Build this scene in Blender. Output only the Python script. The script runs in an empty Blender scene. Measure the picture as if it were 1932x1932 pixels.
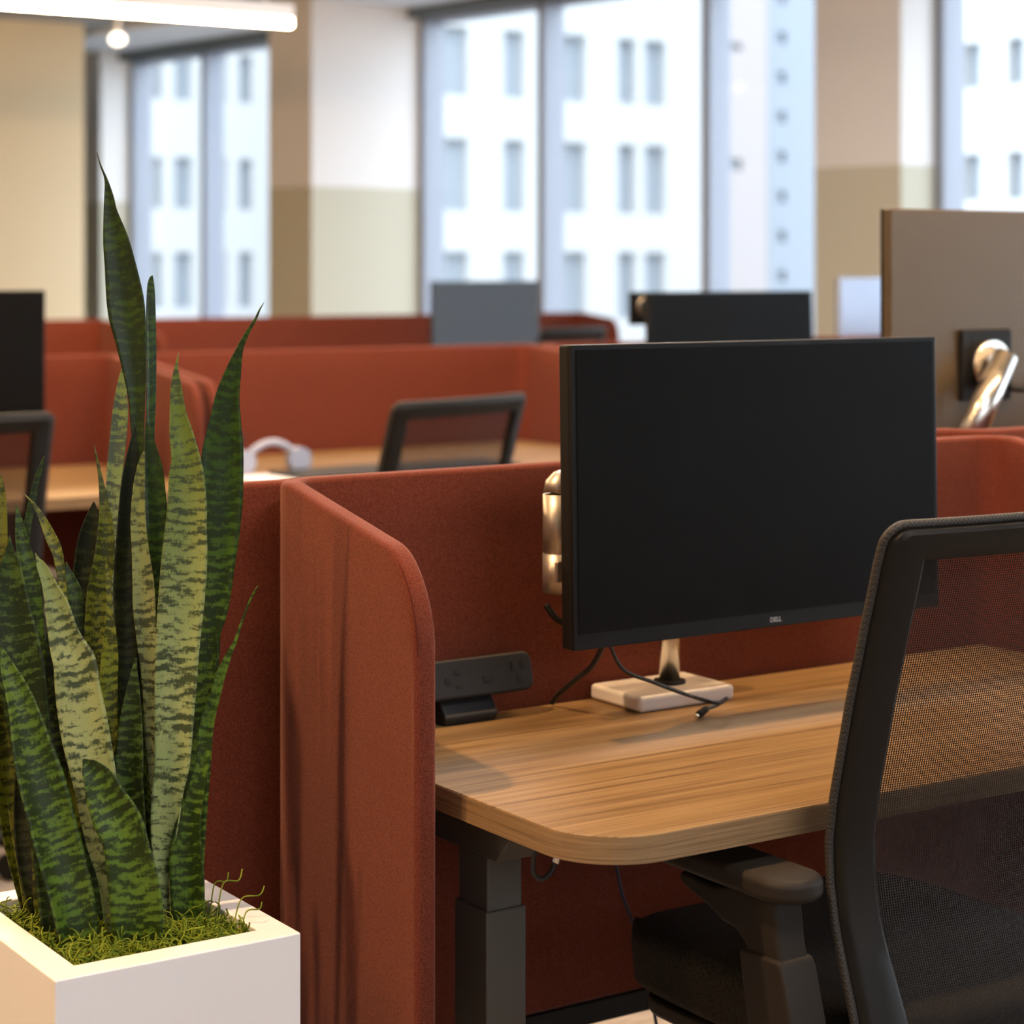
import bpy, bmesh, math, random
from mathutils import Vector, Matrix
random.seed(7)
S = bpy.context.scene
COL = S.collection
PI = math.pi

# ------------------------------------------------------------------ camera
F_PX, CX, HY, EYE = 3996.0, 966.0, 500.0, 1.3
ANG = math.radians(56.4856)                      # right-hand desk direction, measured from the view axis
CA, SA = math.cos(ANG), math.sin(ANG)
RIGHT, FWD, UP = Vector((SA, -CA, 0)), Vector((CA, SA, 0)), Vector((0, 0, 1))
ORG = Vector((0, 0, EYE))
cam_d = bpy.data.cameras.new('camera')
cam = bpy.data.objects.new('camera', cam_d); COL.objects.link(cam)
cam.location = ORG
cam.rotation_euler = (PI / 2, 0, -(PI / 2 - ANG))
cam_d.sensor_width = 36.0
cam_d.lens = F_PX / 1932 * 36
cam_d.shift_y = -(966 - HY) / 1932
cam_d.clip_end = 500
cam_d.dof.use_dof = True
cam_d.dof.focus_distance = 2.30
cam_d.dof.aperture_fstop = 4.9
cam_d.dof.aperture_blades = 0
S.camera = cam

# ------------------------------------------------------------------ world, exposure, render look
world = bpy.data.worlds.new('sky'); S.world = world; world.use_nodes = True
bg = world.node_tree.nodes['Background']
bg.inputs[0].default_value = (0.87, 0.945, 1.04, 1); bg.inputs[1].default_value = 3.2
LAMP_COLOR = (1.0, 0.63, 0.315); LAMP_STRENGTH = 62.0; SPOT_POWER = 112.0; FILL_COLOR = (1.0, 0.95, 0.95); FILL_STRENGTH = 11.5
S.view_settings.view_transform = 'Standard'
S.view_settings.look = 'None'
S.view_settings.exposure = 1.1
S.view_settings.gamma = 1.0
S.view_settings.use_curve_mapping = False
S.cycles.use_denoising = True
S.cycles.caustics_reflective = False
S.cycles.caustics_refractive = False
S.cycles.sample_clamp_indirect = 6.0
S.cycles.max_bounces = 10
S.cycles.transparent_max_bounces = 24

def at_z(px, py, h):
    d = FWD + RIGHT * ((px - CX) / F_PX) + UP * ((HY - py) / F_PX); return ORG + d * ((h - EYE) / d.z)
def at_y(px, py, Y):
    d = FWD + RIGHT * ((px - CX) / F_PX) + UP * ((HY - py) / F_PX); return ORG + d * (Y / d.y)
def at_d(px, py, z):
    return ORG + (FWD + RIGHT * ((px - CX) / F_PX) + UP * ((HY - py) / F_PX)) * z

# ------------------------------------------------------------------ materials
def mat(name, color, rough=0.5, metal=0.0, spec=0.5, sheen=0.0, coat=0.0, emit=None, estr=0.0):
    m = bpy.data.materials.new(name); m.use_nodes = True
    b = m.node_tree.nodes['Principled BSDF']
    b.inputs['Base Color'].default_value = (*color, 1)
    b.inputs['Roughness'].default_value = rough
    b.inputs['Metallic'].default_value = metal
    b.inputs['Specular IOR Level'].default_value = spec
    b.inputs['Sheen Weight'].default_value = sheen
    b.inputs['Coat Weight'].default_value = coat
    if emit:
        b.inputs['Emission Color'].default_value = (*emit, 1); b.inputs['Emission Strength'].default_value = estr
    return m
def nd(m, t, **k):
    n = m.node_tree.nodes.new(t)
    for a, v in k.items(): setattr(n, a, v)
    return n
def ln(m, a, b): m.node_tree.links.new(a, b)
def bsdf(m): return m.node_tree.nodes['Principled BSDF']
def mapping(m, scale, src='Object'):
    tc = nd(m, 'ShaderNodeTexCoord'); mp = nd(m, 'ShaderNodeMapping'); mp.inputs['Scale'].default_value = scale
    ln(m, tc.outputs[src], mp.inputs[0]); return mp.outputs[0]
def ramp(m, fac, stops, interp='LINEAR'):
    r = nd(m, 'ShaderNodeValToRGB'); r.color_ramp.interpolation = interp
    e = r.color_ramp.elements
    while len(e) < len(stops): e.new(0.5)
    for el, (p, c) in zip(e, stops): el.position = p; el.color = (*c, 1)
    ln(m, fac, r.inputs[0]); return r.outputs[0]
def noise(m, vec, scale, detail=2, rough=0.5, dist=0.0):
    n = nd(m, 'ShaderNodeTexNoise'); n.inputs['Scale'].default_value = scale; n.inputs['Detail'].default_value = detail
    n.inputs['Roughness'].default_value = rough; n.inputs['Distortion'].default_value = dist
    if vec is not None: ln(m, vec, n.inputs['Vector'])
    return n.outputs['Fac']
def bump(m, h, strength, dist=0.001):
    b = nd(m, 'ShaderNodeBump'); b.inputs['Strength'].default_value = strength; b.inputs['Distance'].default_value = dist
    ln(m, h, b.inputs['Height']); ln(m, b.outputs[0], bsdf(m).inputs['Normal'])
def math_n(m, op, a, b=None, clamp=False):
    n = nd(m, 'ShaderNodeMath', operation=op); n.use_clamp = clamp
    for i, v in enumerate((a, b)):
        if v is None: continue
        if isinstance(v, (int, float)): n.inputs[i].default_value = v
        else: ln(m, v, n.inputs[i])
    return n.outputs[0]

def make_fabric(name, dark, light, scale=900):
    m = mat(name, light, 0.95, spec=0.15, sheen=0.22)
    bsdf(m).inputs['Sheen Tint'].default_value = (1.0, 0.62, 0.52, 1); bsdf(m).inputs['Sheen Roughness'].default_value = 0.45
    v = mapping(m, (1, 1, 1))
    n = noise(m, v, scale, 3, 0.7)
    ln(m, ramp(m, n, [(0.36, dark), (0.62, light)]), bsdf(m).inputs['Base Color'])
    bump(m, n, 0.55, 0.0012)
    return m
M = {}
M['rust'] = make_fabric('rust_felt', (0.080, 0.0142, 0.0072), (0.175, 0.0405, 0.0205), 650)
M['seam'] = mat('seam_thread', (0.09, 0.02, 0.012), 0.95, spec=0.1)
M['grey_fabric'] = make_fabric('charcoal_seat_fabric', (0.006, 0.006, 0.005), (0.035, 0.033, 0.026), 500)
bsdf(M['grey_fabric']).inputs['Sheen Weight'].default_value = 0.05

def make_wood(name, edge=False):
    m = mat(name, (0.4, 0.22, 0.09), 0.42, spec=0.35)
    sc = (1.3, 62, 62) if not edge else (4.0, 4.0, 300)
    v = mapping(m, sc)
    n1 = noise(m, v, 1.6, 8, 0.62, 0.6)
    v2 = mapping(m, (5, 330, 330) if not edge else (14, 14, 900)); n2 = noise(m, v2, 1.0, 4, 0.7, 0.2)
    mix = math_n(m, 'ADD', math_n(m, 'MULTIPLY', n1, 0.72), math_n(m, 'MULTIPLY', n2, 0.28))
    if edge: st = [(0.36, (0.125, 0.073, 0.034)), (0.5, (0.23, 0.14, 0.066)), (0.64, (0.30, 0.19, 0.095))]
    else: st = [(0.34, (0.105, 0.055, 0.023)), (0.46, (0.205, 0.120, 0.050)), (0.56, (0.268, 0.166, 0.072)), (0.70, (0.325, 0.212, 0.102))]
    ln(m, ramp(m, mix, st), bsdf(m).inputs['Base Color'])
    bump(m, n2, 0.08, 0.0006)
    return m
M['wood'] = make_wood('oak_laminate'); M['wood_edge'] = make_wood('oak_edge_band', True)
M['white_planter'] = mat('white_powder_coat', (0.85, 0.84, 0.84), 0.45, spec=0.4)
M['soil'] = mat('potting_soil', (0.02, 0.014, 0.008), 0.95)
M['moss'] = mat('moss_strands', (0.20, 0.25, 0.03), 0.7, spec=0.2)
_m = M['moss']; _oi = nd(_m, 'ShaderNodeTexCoord')
ln(_m, ramp(_m, noise(_m, _oi.outputs['Object'], 60, 2), [(0.3, (0.065, 0.115, 0.007)), (0.7, (0.25, 0.30, 0.024))]), bsdf(_m).inputs['Base Color'])
M['black_plastic'] = mat('black_plastic', (0.006, 0.0055, 0.005), 0.55, spec=0.25)
M['screen'] = mat('switched_off_screen', (0.0045, 0.0040, 0.0034), 0.5, spec=0.08)
M['bezel'] = mat('black_bezel', (0.006, 0.0058, 0.0055), 0.45, spec=0.2)
M['logo'] = mat('silver_lettering', (0.55, 0.53, 0.5), 0.4, 0.3)
M['chair_plastic'] = mat('charcoal_frame_plastic', (0.0085, 0.0075, 0.006), 0.5, spec=0.22)
M['taupe_plastic'] = mat('taupe_arm_plastic', (0.018, 0.0135, 0.0095), 0.6, spec=0.2)
M['chrome'] = mat('polished_aluminium', (0.72, 0.68, 0.62), 0.27, 1.0)
M['satin'] = mat('satin_aluminium', (0.52, 0.47, 0.42), 0.42, 0.85)
M['white_gloss'] = mat('white_gloss_base', (0.78, 0.74, 0.70), 0.22, spec=0.6, coat=0.3)
M['grey_steel'] = mat('graphite_powder_coat', (0.080, 0.073, 0.064), 0.5, 0.1)
M['bronze_back'] = mat('bronze_grey_casing', (0.095, 0.066, 0.036), 0.42, 0.3)
M['grey_back'] = mat('blue_grey_casing', (0.040, 0.047, 0.057), 0.45, 0.1)
M['silver_back'] = mat('silver_casing', (0.40, 0.44, 0.54), 0.38, 0.4)
M['pale_grey'] = mat('pale_grey_plastic', (0.36, 0.38, 0.46), 0.5)
M['paper'] = mat('white_paper', (0.8, 0.8, 0.8), 0.8)
M['cable'] = mat('black_cable_sheath', (0.012, 0.012, 0.013), 0.5)
M['blue_cable'] = mat('navy_cable_sheath', (0.012, 0.018, 0.05), 0.5)
M['dark_hole'] = mat('socket_cavity', (0.002, 0.002, 0.002), 0.8)
M['hub'] = mat('graphite_hub_plastic', (0.017, 0.0173, 0.0178), 0.5, spec=0.25)
M['led'] = mat('lit_diffuser', (1, 1, 1), 0.5, emit=LAMP_COLOR, estr=LAMP_STRENGTH)
M['fill_led'] = mat('fill_panel_diffuser', (1, 1, 1), 0.5, emit=FILL_COLOR, estr=FILL_STRENGTH)
M['fill_led_cool'] = mat('cool_fill_panel_diffuser', (1, 1, 1), 0.5, emit=(0.94, 0.96, 1.0), estr=FILL_STRENGTH * 1.15)
M['globe'] = mat('lit_globe', (1, 1, 1), 0.5, emit=(1.0, 0.85, 0.66), estr=2.2)
M['lamp_body'] = mat('white_lamp_body', (0.72, 0.70, 0.68), 0.5)
M['frame'] = mat('pale_aluminium_frame', (0.24, 0.262, 0.315), 0.5, 0.0)
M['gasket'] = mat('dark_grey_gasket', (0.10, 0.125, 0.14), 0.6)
M['ceiling'] = mat('grey_ceiling_paint', (0.33, 0.335, 0.34), 0.9)
M['soffit'] = mat('white_soffit_paint', (0.76, 0.77, 0.80), 0.9)
M['cream'] = mat('cream_wall_paint', (0.85, 0.72, 0.49), 0.9)
M['plain_wall'] = mat('off_white_wall_paint', (0.66, 0.62, 0.56), 0.9)
# two-tone wall paint: off white above, sage green below the line
_m = M['two_tone'] = mat('two_tone_wall_paint', (0.7, 0.7, 0.7), 0.9)
_g = nd(_m, 'ShaderNodeNewGeometry'); _s = nd(_m, 'ShaderNodeSeparateXYZ'); ln(_m, _g.outputs['Position'], _s.inputs[0])
ln(_m, ramp(_m, math_n(_m, 'GREATER_THAN', _s.outputs['Z'], 1.80), [(0.0, (0.51, 0.485, 0.385)), (1.0, (0.73, 0.71, 0.69))], 'CONSTANT'), bsdf(_m).inputs['Base Color'])
_r = [n for n in _m.node_tree.nodes if n.type == 'VALTORGB'][0]; _r.color_ramp.elements[1].position = 0.5
# window glass: a thin pane, mostly see-through, with a Fresnel reflection
def make_glass():
    m = bpy.data.materials.new('window_glass'); m.use_nodes = True; nt = m.node_tree; nt.nodes.clear()
    o = nt.nodes.new('ShaderNodeOutputMaterial'); mx = nt.nodes.new('ShaderNodeMixShader')
    tr = nt.nodes.new('ShaderNodeBsdfTransparent'); tr.inputs[0].default_value = (0.95, 0.97, 0.98, 1)
    gl = nt.nodes.new('ShaderNodeBsdfGlossy'); gl.inputs['Roughness'].default_value = 0.02
    fr = nt.nodes.new('ShaderNodeFresnel'); fr.inputs[0].default_value = 1.45
    ge = nt.nodes.new('ShaderNodeNewGeometry'); iv = nt.nodes.new('ShaderNodeMath'); iv.operation = 'SUBTRACT'; iv.inputs[0].default_value = 1.0
    mu = nt.nodes.new('ShaderNodeMath'); mu.operation = 'MULTIPLY'      # only the face the ray enters by reflects
    nt.links.new(ge.outputs['Backfacing'], iv.inputs[1]); nt.links.new(fr.outputs[0], mu.inputs[0]); nt.links.new(iv.outputs[0], mu.inputs[1])
    nt.links.new(mu.outputs[0], mx.inputs[0]); nt.links.new(tr.outputs[0], mx.inputs[1]); nt.links.new(gl.outputs[0], mx.inputs[2])
    nt.links.new(mx.outputs[0], o.inputs[0]); return m
M['glass'] = make_glass()
M['facade'] = mat('pale_stone_facade', (0.37, 0.373, 0.37), 0.9)
M['facade_pink'] = mat('pale_pink_facade', (0.27, 0.245, 0.24), 0.9)
M['facade_blue'] = mat('pale_blue_facade', (0.21, 0.235, 0.265), 0.9)
M['far_pane'] = mat('far_window_pane', (0.255, 0.285, 0.315), 0.6, spec=0.2)
M['street'] = mat('pale_street', (0.2, 0.2, 0.2), 0.9)
# carpet tiles
_m = M['carpet'] = mat('carpet_tiles', (0.4, 0.33, 0.25), 0.95, spec=0.1)
_v = mapping(_m, (1, 1, 1)); _c = nd(_m, 'ShaderNodeTexChecker'); _c.inputs['Scale'].default_value = 2.0
ln(_m, _v, _c.inputs[0]); _c.inputs[1].default_value = (0.40, 0.33, 0.26, 1); _c.inputs[2].default_value = (0.30, 0.255, 0.215, 1)
_n = noise(_m, mapping(_m, (14, 60, 1)), 1.0, 4, 0.7)
_mx = nd(_m, 'ShaderNodeMix', data_type='RGBA', blend_type='MULTIPLY'); _mx.inputs[0].default_value = 0.8
ln(_m, _c.outputs[0], _mx.inputs[6]); ln(_m, ramp(_m, _n, [(0.3, (0.45, 0.45, 0.45)), (0.7, (1, 1, 1))]), _mx.inputs[7])
ln(_m, _mx.outputs[2], bsdf(_m).inputs['Base Color'])
# woven chair mesh: threads with real openings between them
def make_mesh_mat():
    m = mat('woven_chair_mesh', (0.015, 0.0122, 0.0105), 0.65, spec=0.15)
    uv = nd(m, 'ShaderNodeUVMap'); sp = nd(m, 'ShaderNodeSeparateXYZ'); ln(m, uv.outputs[0], sp.inputs[0])
    def saw(c, pitch, off=None):
        x = math_n(m, 'DIVIDE', c, pitch)
        if off is not None: x = math_n(m, 'ADD', x, off)
        return math_n(m, 'ABSOLUTE', math_n(m, 'SUBTRACT', math_n(m, 'FRACT', x), 0.5))
    zig = math_n(m, 'MULTIPLY', saw(sp.outputs[1], 0.0052), 0.7)
    hx = saw(sp.outputs[0], 0.0030, zig); hy = saw(sp.outputs[1], 0.0026)
    hole = math_n(m, 'MULTIPLY', math_n(m, 'LESS_THAN', hx, 0.25), math_n(m, 'LESS_THAN', hy, 0.35))
    out = [n for n in m.node_tree.nodes if n.type == 'OUTPUT_MATERIAL'][0]
    tr = nd(m, 'ShaderNodeBsdfTransparent'); mx = nd(m, 'ShaderNodeMixShader')
    ln(m, hole, mx.inputs[0]); ln(m, bsdf(m).outputs[0], mx.inputs[1]); ln(m, tr.outputs[0], mx.inputs[2])
    ln(m, mx.outputs[0], out.inputs[0]); return m
M['mesh'] = make_mesh_mat()
_m = M['weave'] = mat('woven_edge_binding', (0.05, 0.042, 0.036), 0.7)
_v = mapping(_m, (1, 1, 1)); _ck = nd(_m, 'ShaderNodeTexChecker'); _ck.inputs['Scale'].default_value = 420
ln(_m, _v, _ck.inputs[0]); _ck.inputs[1].default_value = (0.004, 0.0036, 0.003, 1); _ck.inputs[2].default_value = (0.045, 0.037, 0.029, 1)
ln(_m, _ck.outputs[0], bsdf(_m).inputs['Base Color'])
# snake-plant leaf: light tint from the object's own colour, dark zigzag cross bands
def make_leaf():
    m = mat('snake_plant_leaf', (0.1, 0.2, 0.05), 0.42, spec=0.32)
    uv = nd(m, 'ShaderNodeUVMap'); oi = nd(m, 'ShaderNodeObjectInfo')
    sp = nd(m, 'ShaderNodeSeparateXYZ'); ln(m, uv.outputs[0], sp.inputs[0])
    off = math_n(m, 'MULTIPLY', oi.outputs['Random'], 40.0)
    cmb = nd(m, 'ShaderNodeCombineXYZ'); ln(m, sp.outputs[0], cmb.inputs[0]); ln(m, sp.outputs[1], cmb.inputs[1]); ln(m, off, cmb.inputs[2])
    def nz(sc, s3, det, rg):
        mp = nd(m, 'ShaderNodeMapping'); mp.inputs['Scale'].default_value = s3; ln(m, cmb.outputs[0], mp.inputs[0])
        return noise(m, mp.outputs[0], sc, det, rg)
    zig = nz(1.0, (240, 55, 1), 4, 0.65)          # fine ragged teeth along the leaf
    big = nz(1.0, (22, 26, 1), 2, 0.5)            # irregular spacing
    sag = math_n(m, 'MULTIPLY', math_n(m, 'ABSOLUTE', sp.outputs[0]), -0.35)
    y = math_n(m, 'ADD', sp.outputs[1], sag)
    y = math_n(m, 'ADD', y, math_n(m, 'MULTIPLY', zig, 0.014))
    y = math_n(m, 'ADD', y, math_n(m, 'MULTIPLY', big, 0.030))
    band = math_n(m, 'ABSOLUTE', math_n(m, 'SUBTRACT', math_n(m, 'FRACT', math_n(m, 'DIVIDE', y, 0.0125)), 0.5))   # 0..0.5
    fine = nz(1.0, (520, 130, 1), 3, 0.7)
    streak = nz(1.0, (48, 175, 1), 3, 0.6)        # blotches stretched across the leaf
    val = math_n(m, 'ADD', math_n(m, 'MULTIPLY', band, 0.55), math_n(m, 'MULTIPLY', fine, 0.40))
    val = math_n(m, 'ADD', val, math_n(m, 'MULTIPLY', math_n(m, 'SUBTRACT', streak, 0.5), 1.15))
    val = math_n(m, 'ADD', val, math_n(m, 'MULTIPLY', math_n(m, 'SUBTRACT', big, 0.5), 0.6))
    val = math_n(m, 'ADD', val, 0.12)
    # dark coverage differs from leaf to leaf (object colour alpha)
    val = math_n(m, 'SUBTRACT', val, math_n(m, 'SUBTRACT', oi.outputs['Alpha'], 0.5))
    fac = ramp(m, val, [(0.30, (0, 0, 0)), (0.50, (1, 1, 1))])
    dk = nd(m, 'ShaderNodeMix', data_type='RGBA', blend_type='MULTIPLY'); dk.inputs[0].default_value = 1.0
    ln(m, oi.outputs['Color'], dk.inputs[6]); dk.inputs[7].default_value = (0.15, 0.18, 0.16, 1)
    tone = ramp(m, nz(1.0, (30, 5, 1), 2, 0.5), [(0.3, (0.70, 0.82, 0.72)), (0.7, (1.15, 1.05, 0.9))])
    lt = nd(m, 'ShaderNodeMix', data_type='RGBA', blend_type='MULTIPLY'); lt.inputs[0].default_value = 1.0
    ln(m, oi.outputs['Color'], lt.inputs[6]); ln(m, tone, lt.inputs[7])
    tipc = ramp(m, math_n(m, 'MULTIPLY', sp.outputs[1], 1.25), [(0.38, (1, 1, 1)), (0.64, (0.42, 0.50, 0.20))])
    l2 = nd(m, 'ShaderNodeMix', data_type='RGBA', blend_type='MULTIPLY'); l2.inputs[0].default_value = 1.0
    ln(m, lt.outputs[2], l2.inputs[6]); ln(m, tipc, l2.inputs[7]); lt = l2
    mx = nd(m, 'ShaderNodeMix', data_type='RGBA'); ln(m, fac, mx.inputs[0]); ln(m, dk.outputs[2], mx.inputs[6]); ln(m, lt.outputs[2], mx.inputs[7])
    ln(m, mx.outputs[2], bsdf(m).inputs['Base Color'])
    bump(m, nz(1.0, (700, 18, 1), 2, 0.5), 0.15, 0.0006)
    return m
M['leaf'] = make_leaf()
M['dry_tip'] = mat('dry_leaf_tip', (0.30, 0.17, 0.07), 0.7)

# ------------------------------------------------------------------ object helpers
def link_mesh(name, verts, faces, material, parent=None, smooth=False, uvs=None):
    me = bpy.data.meshes.new(name); me.from_pydata([tuple(v) for v in verts], [], faces); me.update()
    if uvs is not None:
        l = me.uv_layers.new(name='UVMap')
        for lo in me.loops: l.data[lo.index].uv = uvs[lo.vertex_index]
    if smooth: me.polygons.foreach_set('use_smooth', [True] * len(me.polygons))
    if material: me.materials.append(material)
    o = bpy.data.objects.new(name, me); COL.objects.link(o)
    if parent: o.parent = parent
    return o
def from_bm(name, bm, material, parent=None, smooth=False):
    bmesh.ops.recalc_face_normals(bm, faces=bm.faces)
    me = bpy.data.meshes.new(name); bm.to_mesh(me); bm.free()
    if smooth: me.polygons.foreach_set('use_smooth', [True] * len(me.polygons))
    if material: me.materials.append(material)
    o = bpy.data.objects.new(name, me); COL.objects.link(o)
    if parent: o.parent = parent
    return o
def add_box(bm, lo, hi, mtx=None):
    vs = []
    for z in (lo[2], hi[2]):
        for x, y in ((lo[0], lo[1]), (hi[0], lo[1]), (hi[0], hi[1]), (lo[0], hi[1])):
            v = Vector((x, y, z)); vs.append(bm.verts.new(mtx @ v if mtx else v))
    for f in ((3, 2, 1, 0), (4, 5, 6, 7), (0, 1, 5, 4), (1, 2, 6, 5), (2, 3, 7, 6), (3, 0, 4, 7)): bm.faces.new([vs[i] for i in f])
def box(name, lo, hi, material, parent=None, bev=0.0, seg=2, mtx=None):
    bm = bmesh.new(); add_box(bm, lo, hi, mtx); o = from_bm(name, bm, material, parent)
    if bev: bevel(o, bev, seg)
    return o
def bevel(o, w, seg=2, ang=35):
    b = o.modifiers.new('soft_edges', 'BEVEL'); b.width = w; b.segments = seg; b.limit_method = 'ANGLE'; b.angle_limit = math.radians(ang)
    o.data.polygons.foreach_set('use_smooth', [True] * len(o.data.polygons)); b.harden_normals = True
def prism(name, poly, z0, z1, material, parent=None, bev=0.0, seg=2, axis='z'):
    bm = bmesh.new()
    def P(a, b, c): return {'z': (a, b, c), 'x': (c, a, b), 'y': (a, c, b)}[axis]
    lo = [bm.verts.new(P(a, b, z0)) for a, b in poly]; hi = [bm.verts.new(P(a, b, z1)) for a, b in poly]
    n = len(poly); bm.faces.new(lo[::-1]); bm.faces.new(hi)
    for i in range(n): bm.faces.new((lo[i], lo[(i + 1) % n], hi[(i + 1) % n], hi[i]))
    o = from_bm(name, bm, material, parent)
    if bev: bevel(o, bev, seg)
    return o
def add_tube(bm, pts, r, n=10, cap=True):
    pts = [Vector(p) for p in pts]; rings = []; up = None
    for i, p in enumerate(pts):
        t = (pts[min(i + 1, len(pts) - 1)] - pts[max(i - 1, 0)]).normalized()
        if up is None: up = t.orthogonal().normalized()
        up = (up - t * up.dot(t)); up = up.normalized() if up.length > 1e-6 else t.orthogonal().normalized()
        s = t.cross(up); rr = r[i] if isinstance(r, (list, tuple)) else r
        rings.append([bm.verts.new(p + (up * math.cos(2 * PI * k / n) + s * math.sin(2 * PI * k / n)) * rr) for k in range(n)])
    for a, b in zip(rings, rings[1:]):
        for k in range(n): bm.faces.new((a[k], a[(k + 1) % n], b[(k + 1) % n], b[k]))
    if cap: bm.faces.new(rings[0][::-1]); bm.faces.new(rings[-1])
def tube(name, pts, r, material, parent=None, n=12, smooth=True):
    bm = bmesh.new(); add_tube(bm, pts, r, n); o = from_bm(name, bm, material, parent)
    if smooth:
        for p in o.data.polygons: p.use_smooth = len(p.vertices) == 4
    return o
def spline(ctrl, per=8):
    c = [Vector(p) for p in ctrl]; out = []
    for i in range(len(c) - 1):
        p0, p1, p2, p3 = c[max(i - 1, 0)], c[i], c[i + 1], c[min(i + 2, len(c) - 1)]
        for k in range(per):
            t = k / per
            out.append(0.5 * ((2 * p1) + (p2 - p0) * t + (2 * p0 - 5 * p1 + 4 * p2 - p3) * t * t + (3 * p1 - p0 - 3 * p2 + p3) * t ** 3))
    out.append(c[-1]); return out
def tag(o, label, cat, group=None, kind=None):
    o['label'] = label; o['category'] = cat
    if group: o['group'] = group
    if kind: o['kind'] = kind
    return o
def thing(name, label, cat, loc=(0, 0, 0), rz=0.0, group=None):
    o = bpy.data.objects.new(name, None); COL.objects.link(o); o.location = loc; o.rotation_euler = (0, 0, rz)
    o.empty_display_size = 0.1
    return tag(o, label, cat, group)
def struct(o): o['kind'] = 'structure'; return o
def copy_tree(root, loc, rz, label, group=None, drop=0.0):
    def cp(o, par):
        c = o.copy(); COL.objects.link(c)
        if par: c.parent = par
        for ch in o.children: cp(ch, c)
        return c
    r = cp(root, None)
    for ch in r.children:                          # the gas lift of a copy may be set lower
        if drop and not ch.name.startswith(('base_leg', 'gas_lift')): ch.location.z -= drop
    r.location = loc; r.rotation_euler = (0, 0, rz); r['label'] = label
    if group: r['group'] = group
    return r
def round_rect(x0, x1, y0, y1, r, n=6, corners=(1, 1, 1, 1)):
    pts = []
    for (cx, cy, a0), on in zip(((x0, y0, PI), (x1, y0, 1.5 * PI), (x1, y1, 0), (x0, y1, 0.5 * PI)), corners):
        if not on or r <= 0: pts.append((cx, cy)); continue
        ox = cx + (r if cx == x0 else -r); oy = cy + (r if cy == y0 else -r)
        for k in range(n + 1):
            a = a0 + 0.5 * PI * k / n; pts.append((ox + r * math.cos(a), oy + r * math.sin(a)))
    return pts

# ================================================================== SETTING
# window wall frame: w(s, n, h) with s along the wall (away from the camera), n into the room
WDIR = Vector((-0.115, 0.9934, 0)).normalized(); WIN = Vector((-WDIR.y, WDIR.x, 0))
W0 = Vector((7.2, 11.98, 0))
WANG = math.atan2(WDIR.y, WDIR.x)
def wal(s, n, h=0.0): return W0 + WDIR * s + WIN * n + UP * h
def s_at(px, n):
    d = FWD + RIGHT * ((px - CX) / F_PX); o = W0 + WIN * n      # ray (x,y)*t = o + WDIR*s
    det = d.x * (-WDIR.y) + d.y * WDIR.x
    return (d.x * o.y - d.y * o.x) / det * -1 if False else ((o.x * d.y - o.y * d.x) / (WDIR.y * d.x - WDIR.x * d.y))
def wbox(name, s0, s1, n0, n1, h0, h1, material, parent=None):
    bm = bmesh.new(); vs = []
    for h in (h0, h1):
        for s, n in ((s0, n0), (s0, n1), (s1, n1), (s1, n0)): vs.append(bm.verts.new(wal(s, n, h)))
    for f in ((3, 2, 1, 0), (4, 5, 6, 7), (0, 1, 5, 4), (1, 2, 6, 5), (2, 3, 7, 6), (3, 0, 4, 7)): bm.faces.new([vs[i] for i in f])
    return from_bm(name, bm, material, parent)

H_CEIL, H_SOF, H_GLASS = 3.03, 2.985, 2.955
def wall_x(Y, n=-0.16):                       # x of the window wall's outer face at a given y
    o = W0 + WIN * n; return o.x + WDIR.x * (Y - o.y) / WDIR.y
ROOM = [(-5, -4.4), (wall_x(-4.4), -4.4), (wall_x(20), 20), (-5, 20)]
struct(prism('floor', ROOM, -0.1, 0.0, M['carpet']))
struct(prism('ceiling', ROOM, H_CEIL, H_CEIL + 0.2, M['ceiling']))
struct(box('wall_left', (-5.2, -4.4, 0), (-5.0, 20, H_CEIL), M['plain_wall']))
struct(box('wall_end', (-5, 20.0, 0), (wall_x(20), 20.2, H_CEIL), M['plain_wall']))
# front wall behind the camera with an unseen window added for fill light
FB0, FB1, FX0, FX1 = 2.1, 2.95, -3.0, 3.6
bm = bmesh.new()
add_box(bm, (-5, -4.4, 0), (wall_x(-4.2), -4.2, FB0)); add_box(bm, (-5, -4.4, FB1), (wall_x(-4.2), -4.2, H_CEIL))
add_box(bm, (-5, -4.4, FB0), (FX0, -4.2, FB1)); add_box(bm, (FX1, -4.4, FB0), (wall_x(-4.2), -4.2, FB1))
struct(from_bm('wall_front', bm, M['plain_wall']))
w5 = bpy.data.objects.new('window_5', None); COL.objects.link(w5); struct(w5)
bm = bmesh.new()
for k in range(7): x = FX0 + (FX1 - FX0) * k / 6; add_box(bm, (x - 0.03, -4.34, FB0), (x + 0.03, -4.24, FB1))
from_bm('window_frame', bm, M['frame'], w5)
box('pane', (FX0, -4.30, FB0), (FX1, -4.29, FB1), M['glass'], w5)

# near cream wall at the left end
cw = at_d(159, 300, 15.2)
struct(box('wall_cream', (-5.0, cw.y, 0), (cw.x, cw.y + 0.18, H_CEIL), M['cream']))

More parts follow.
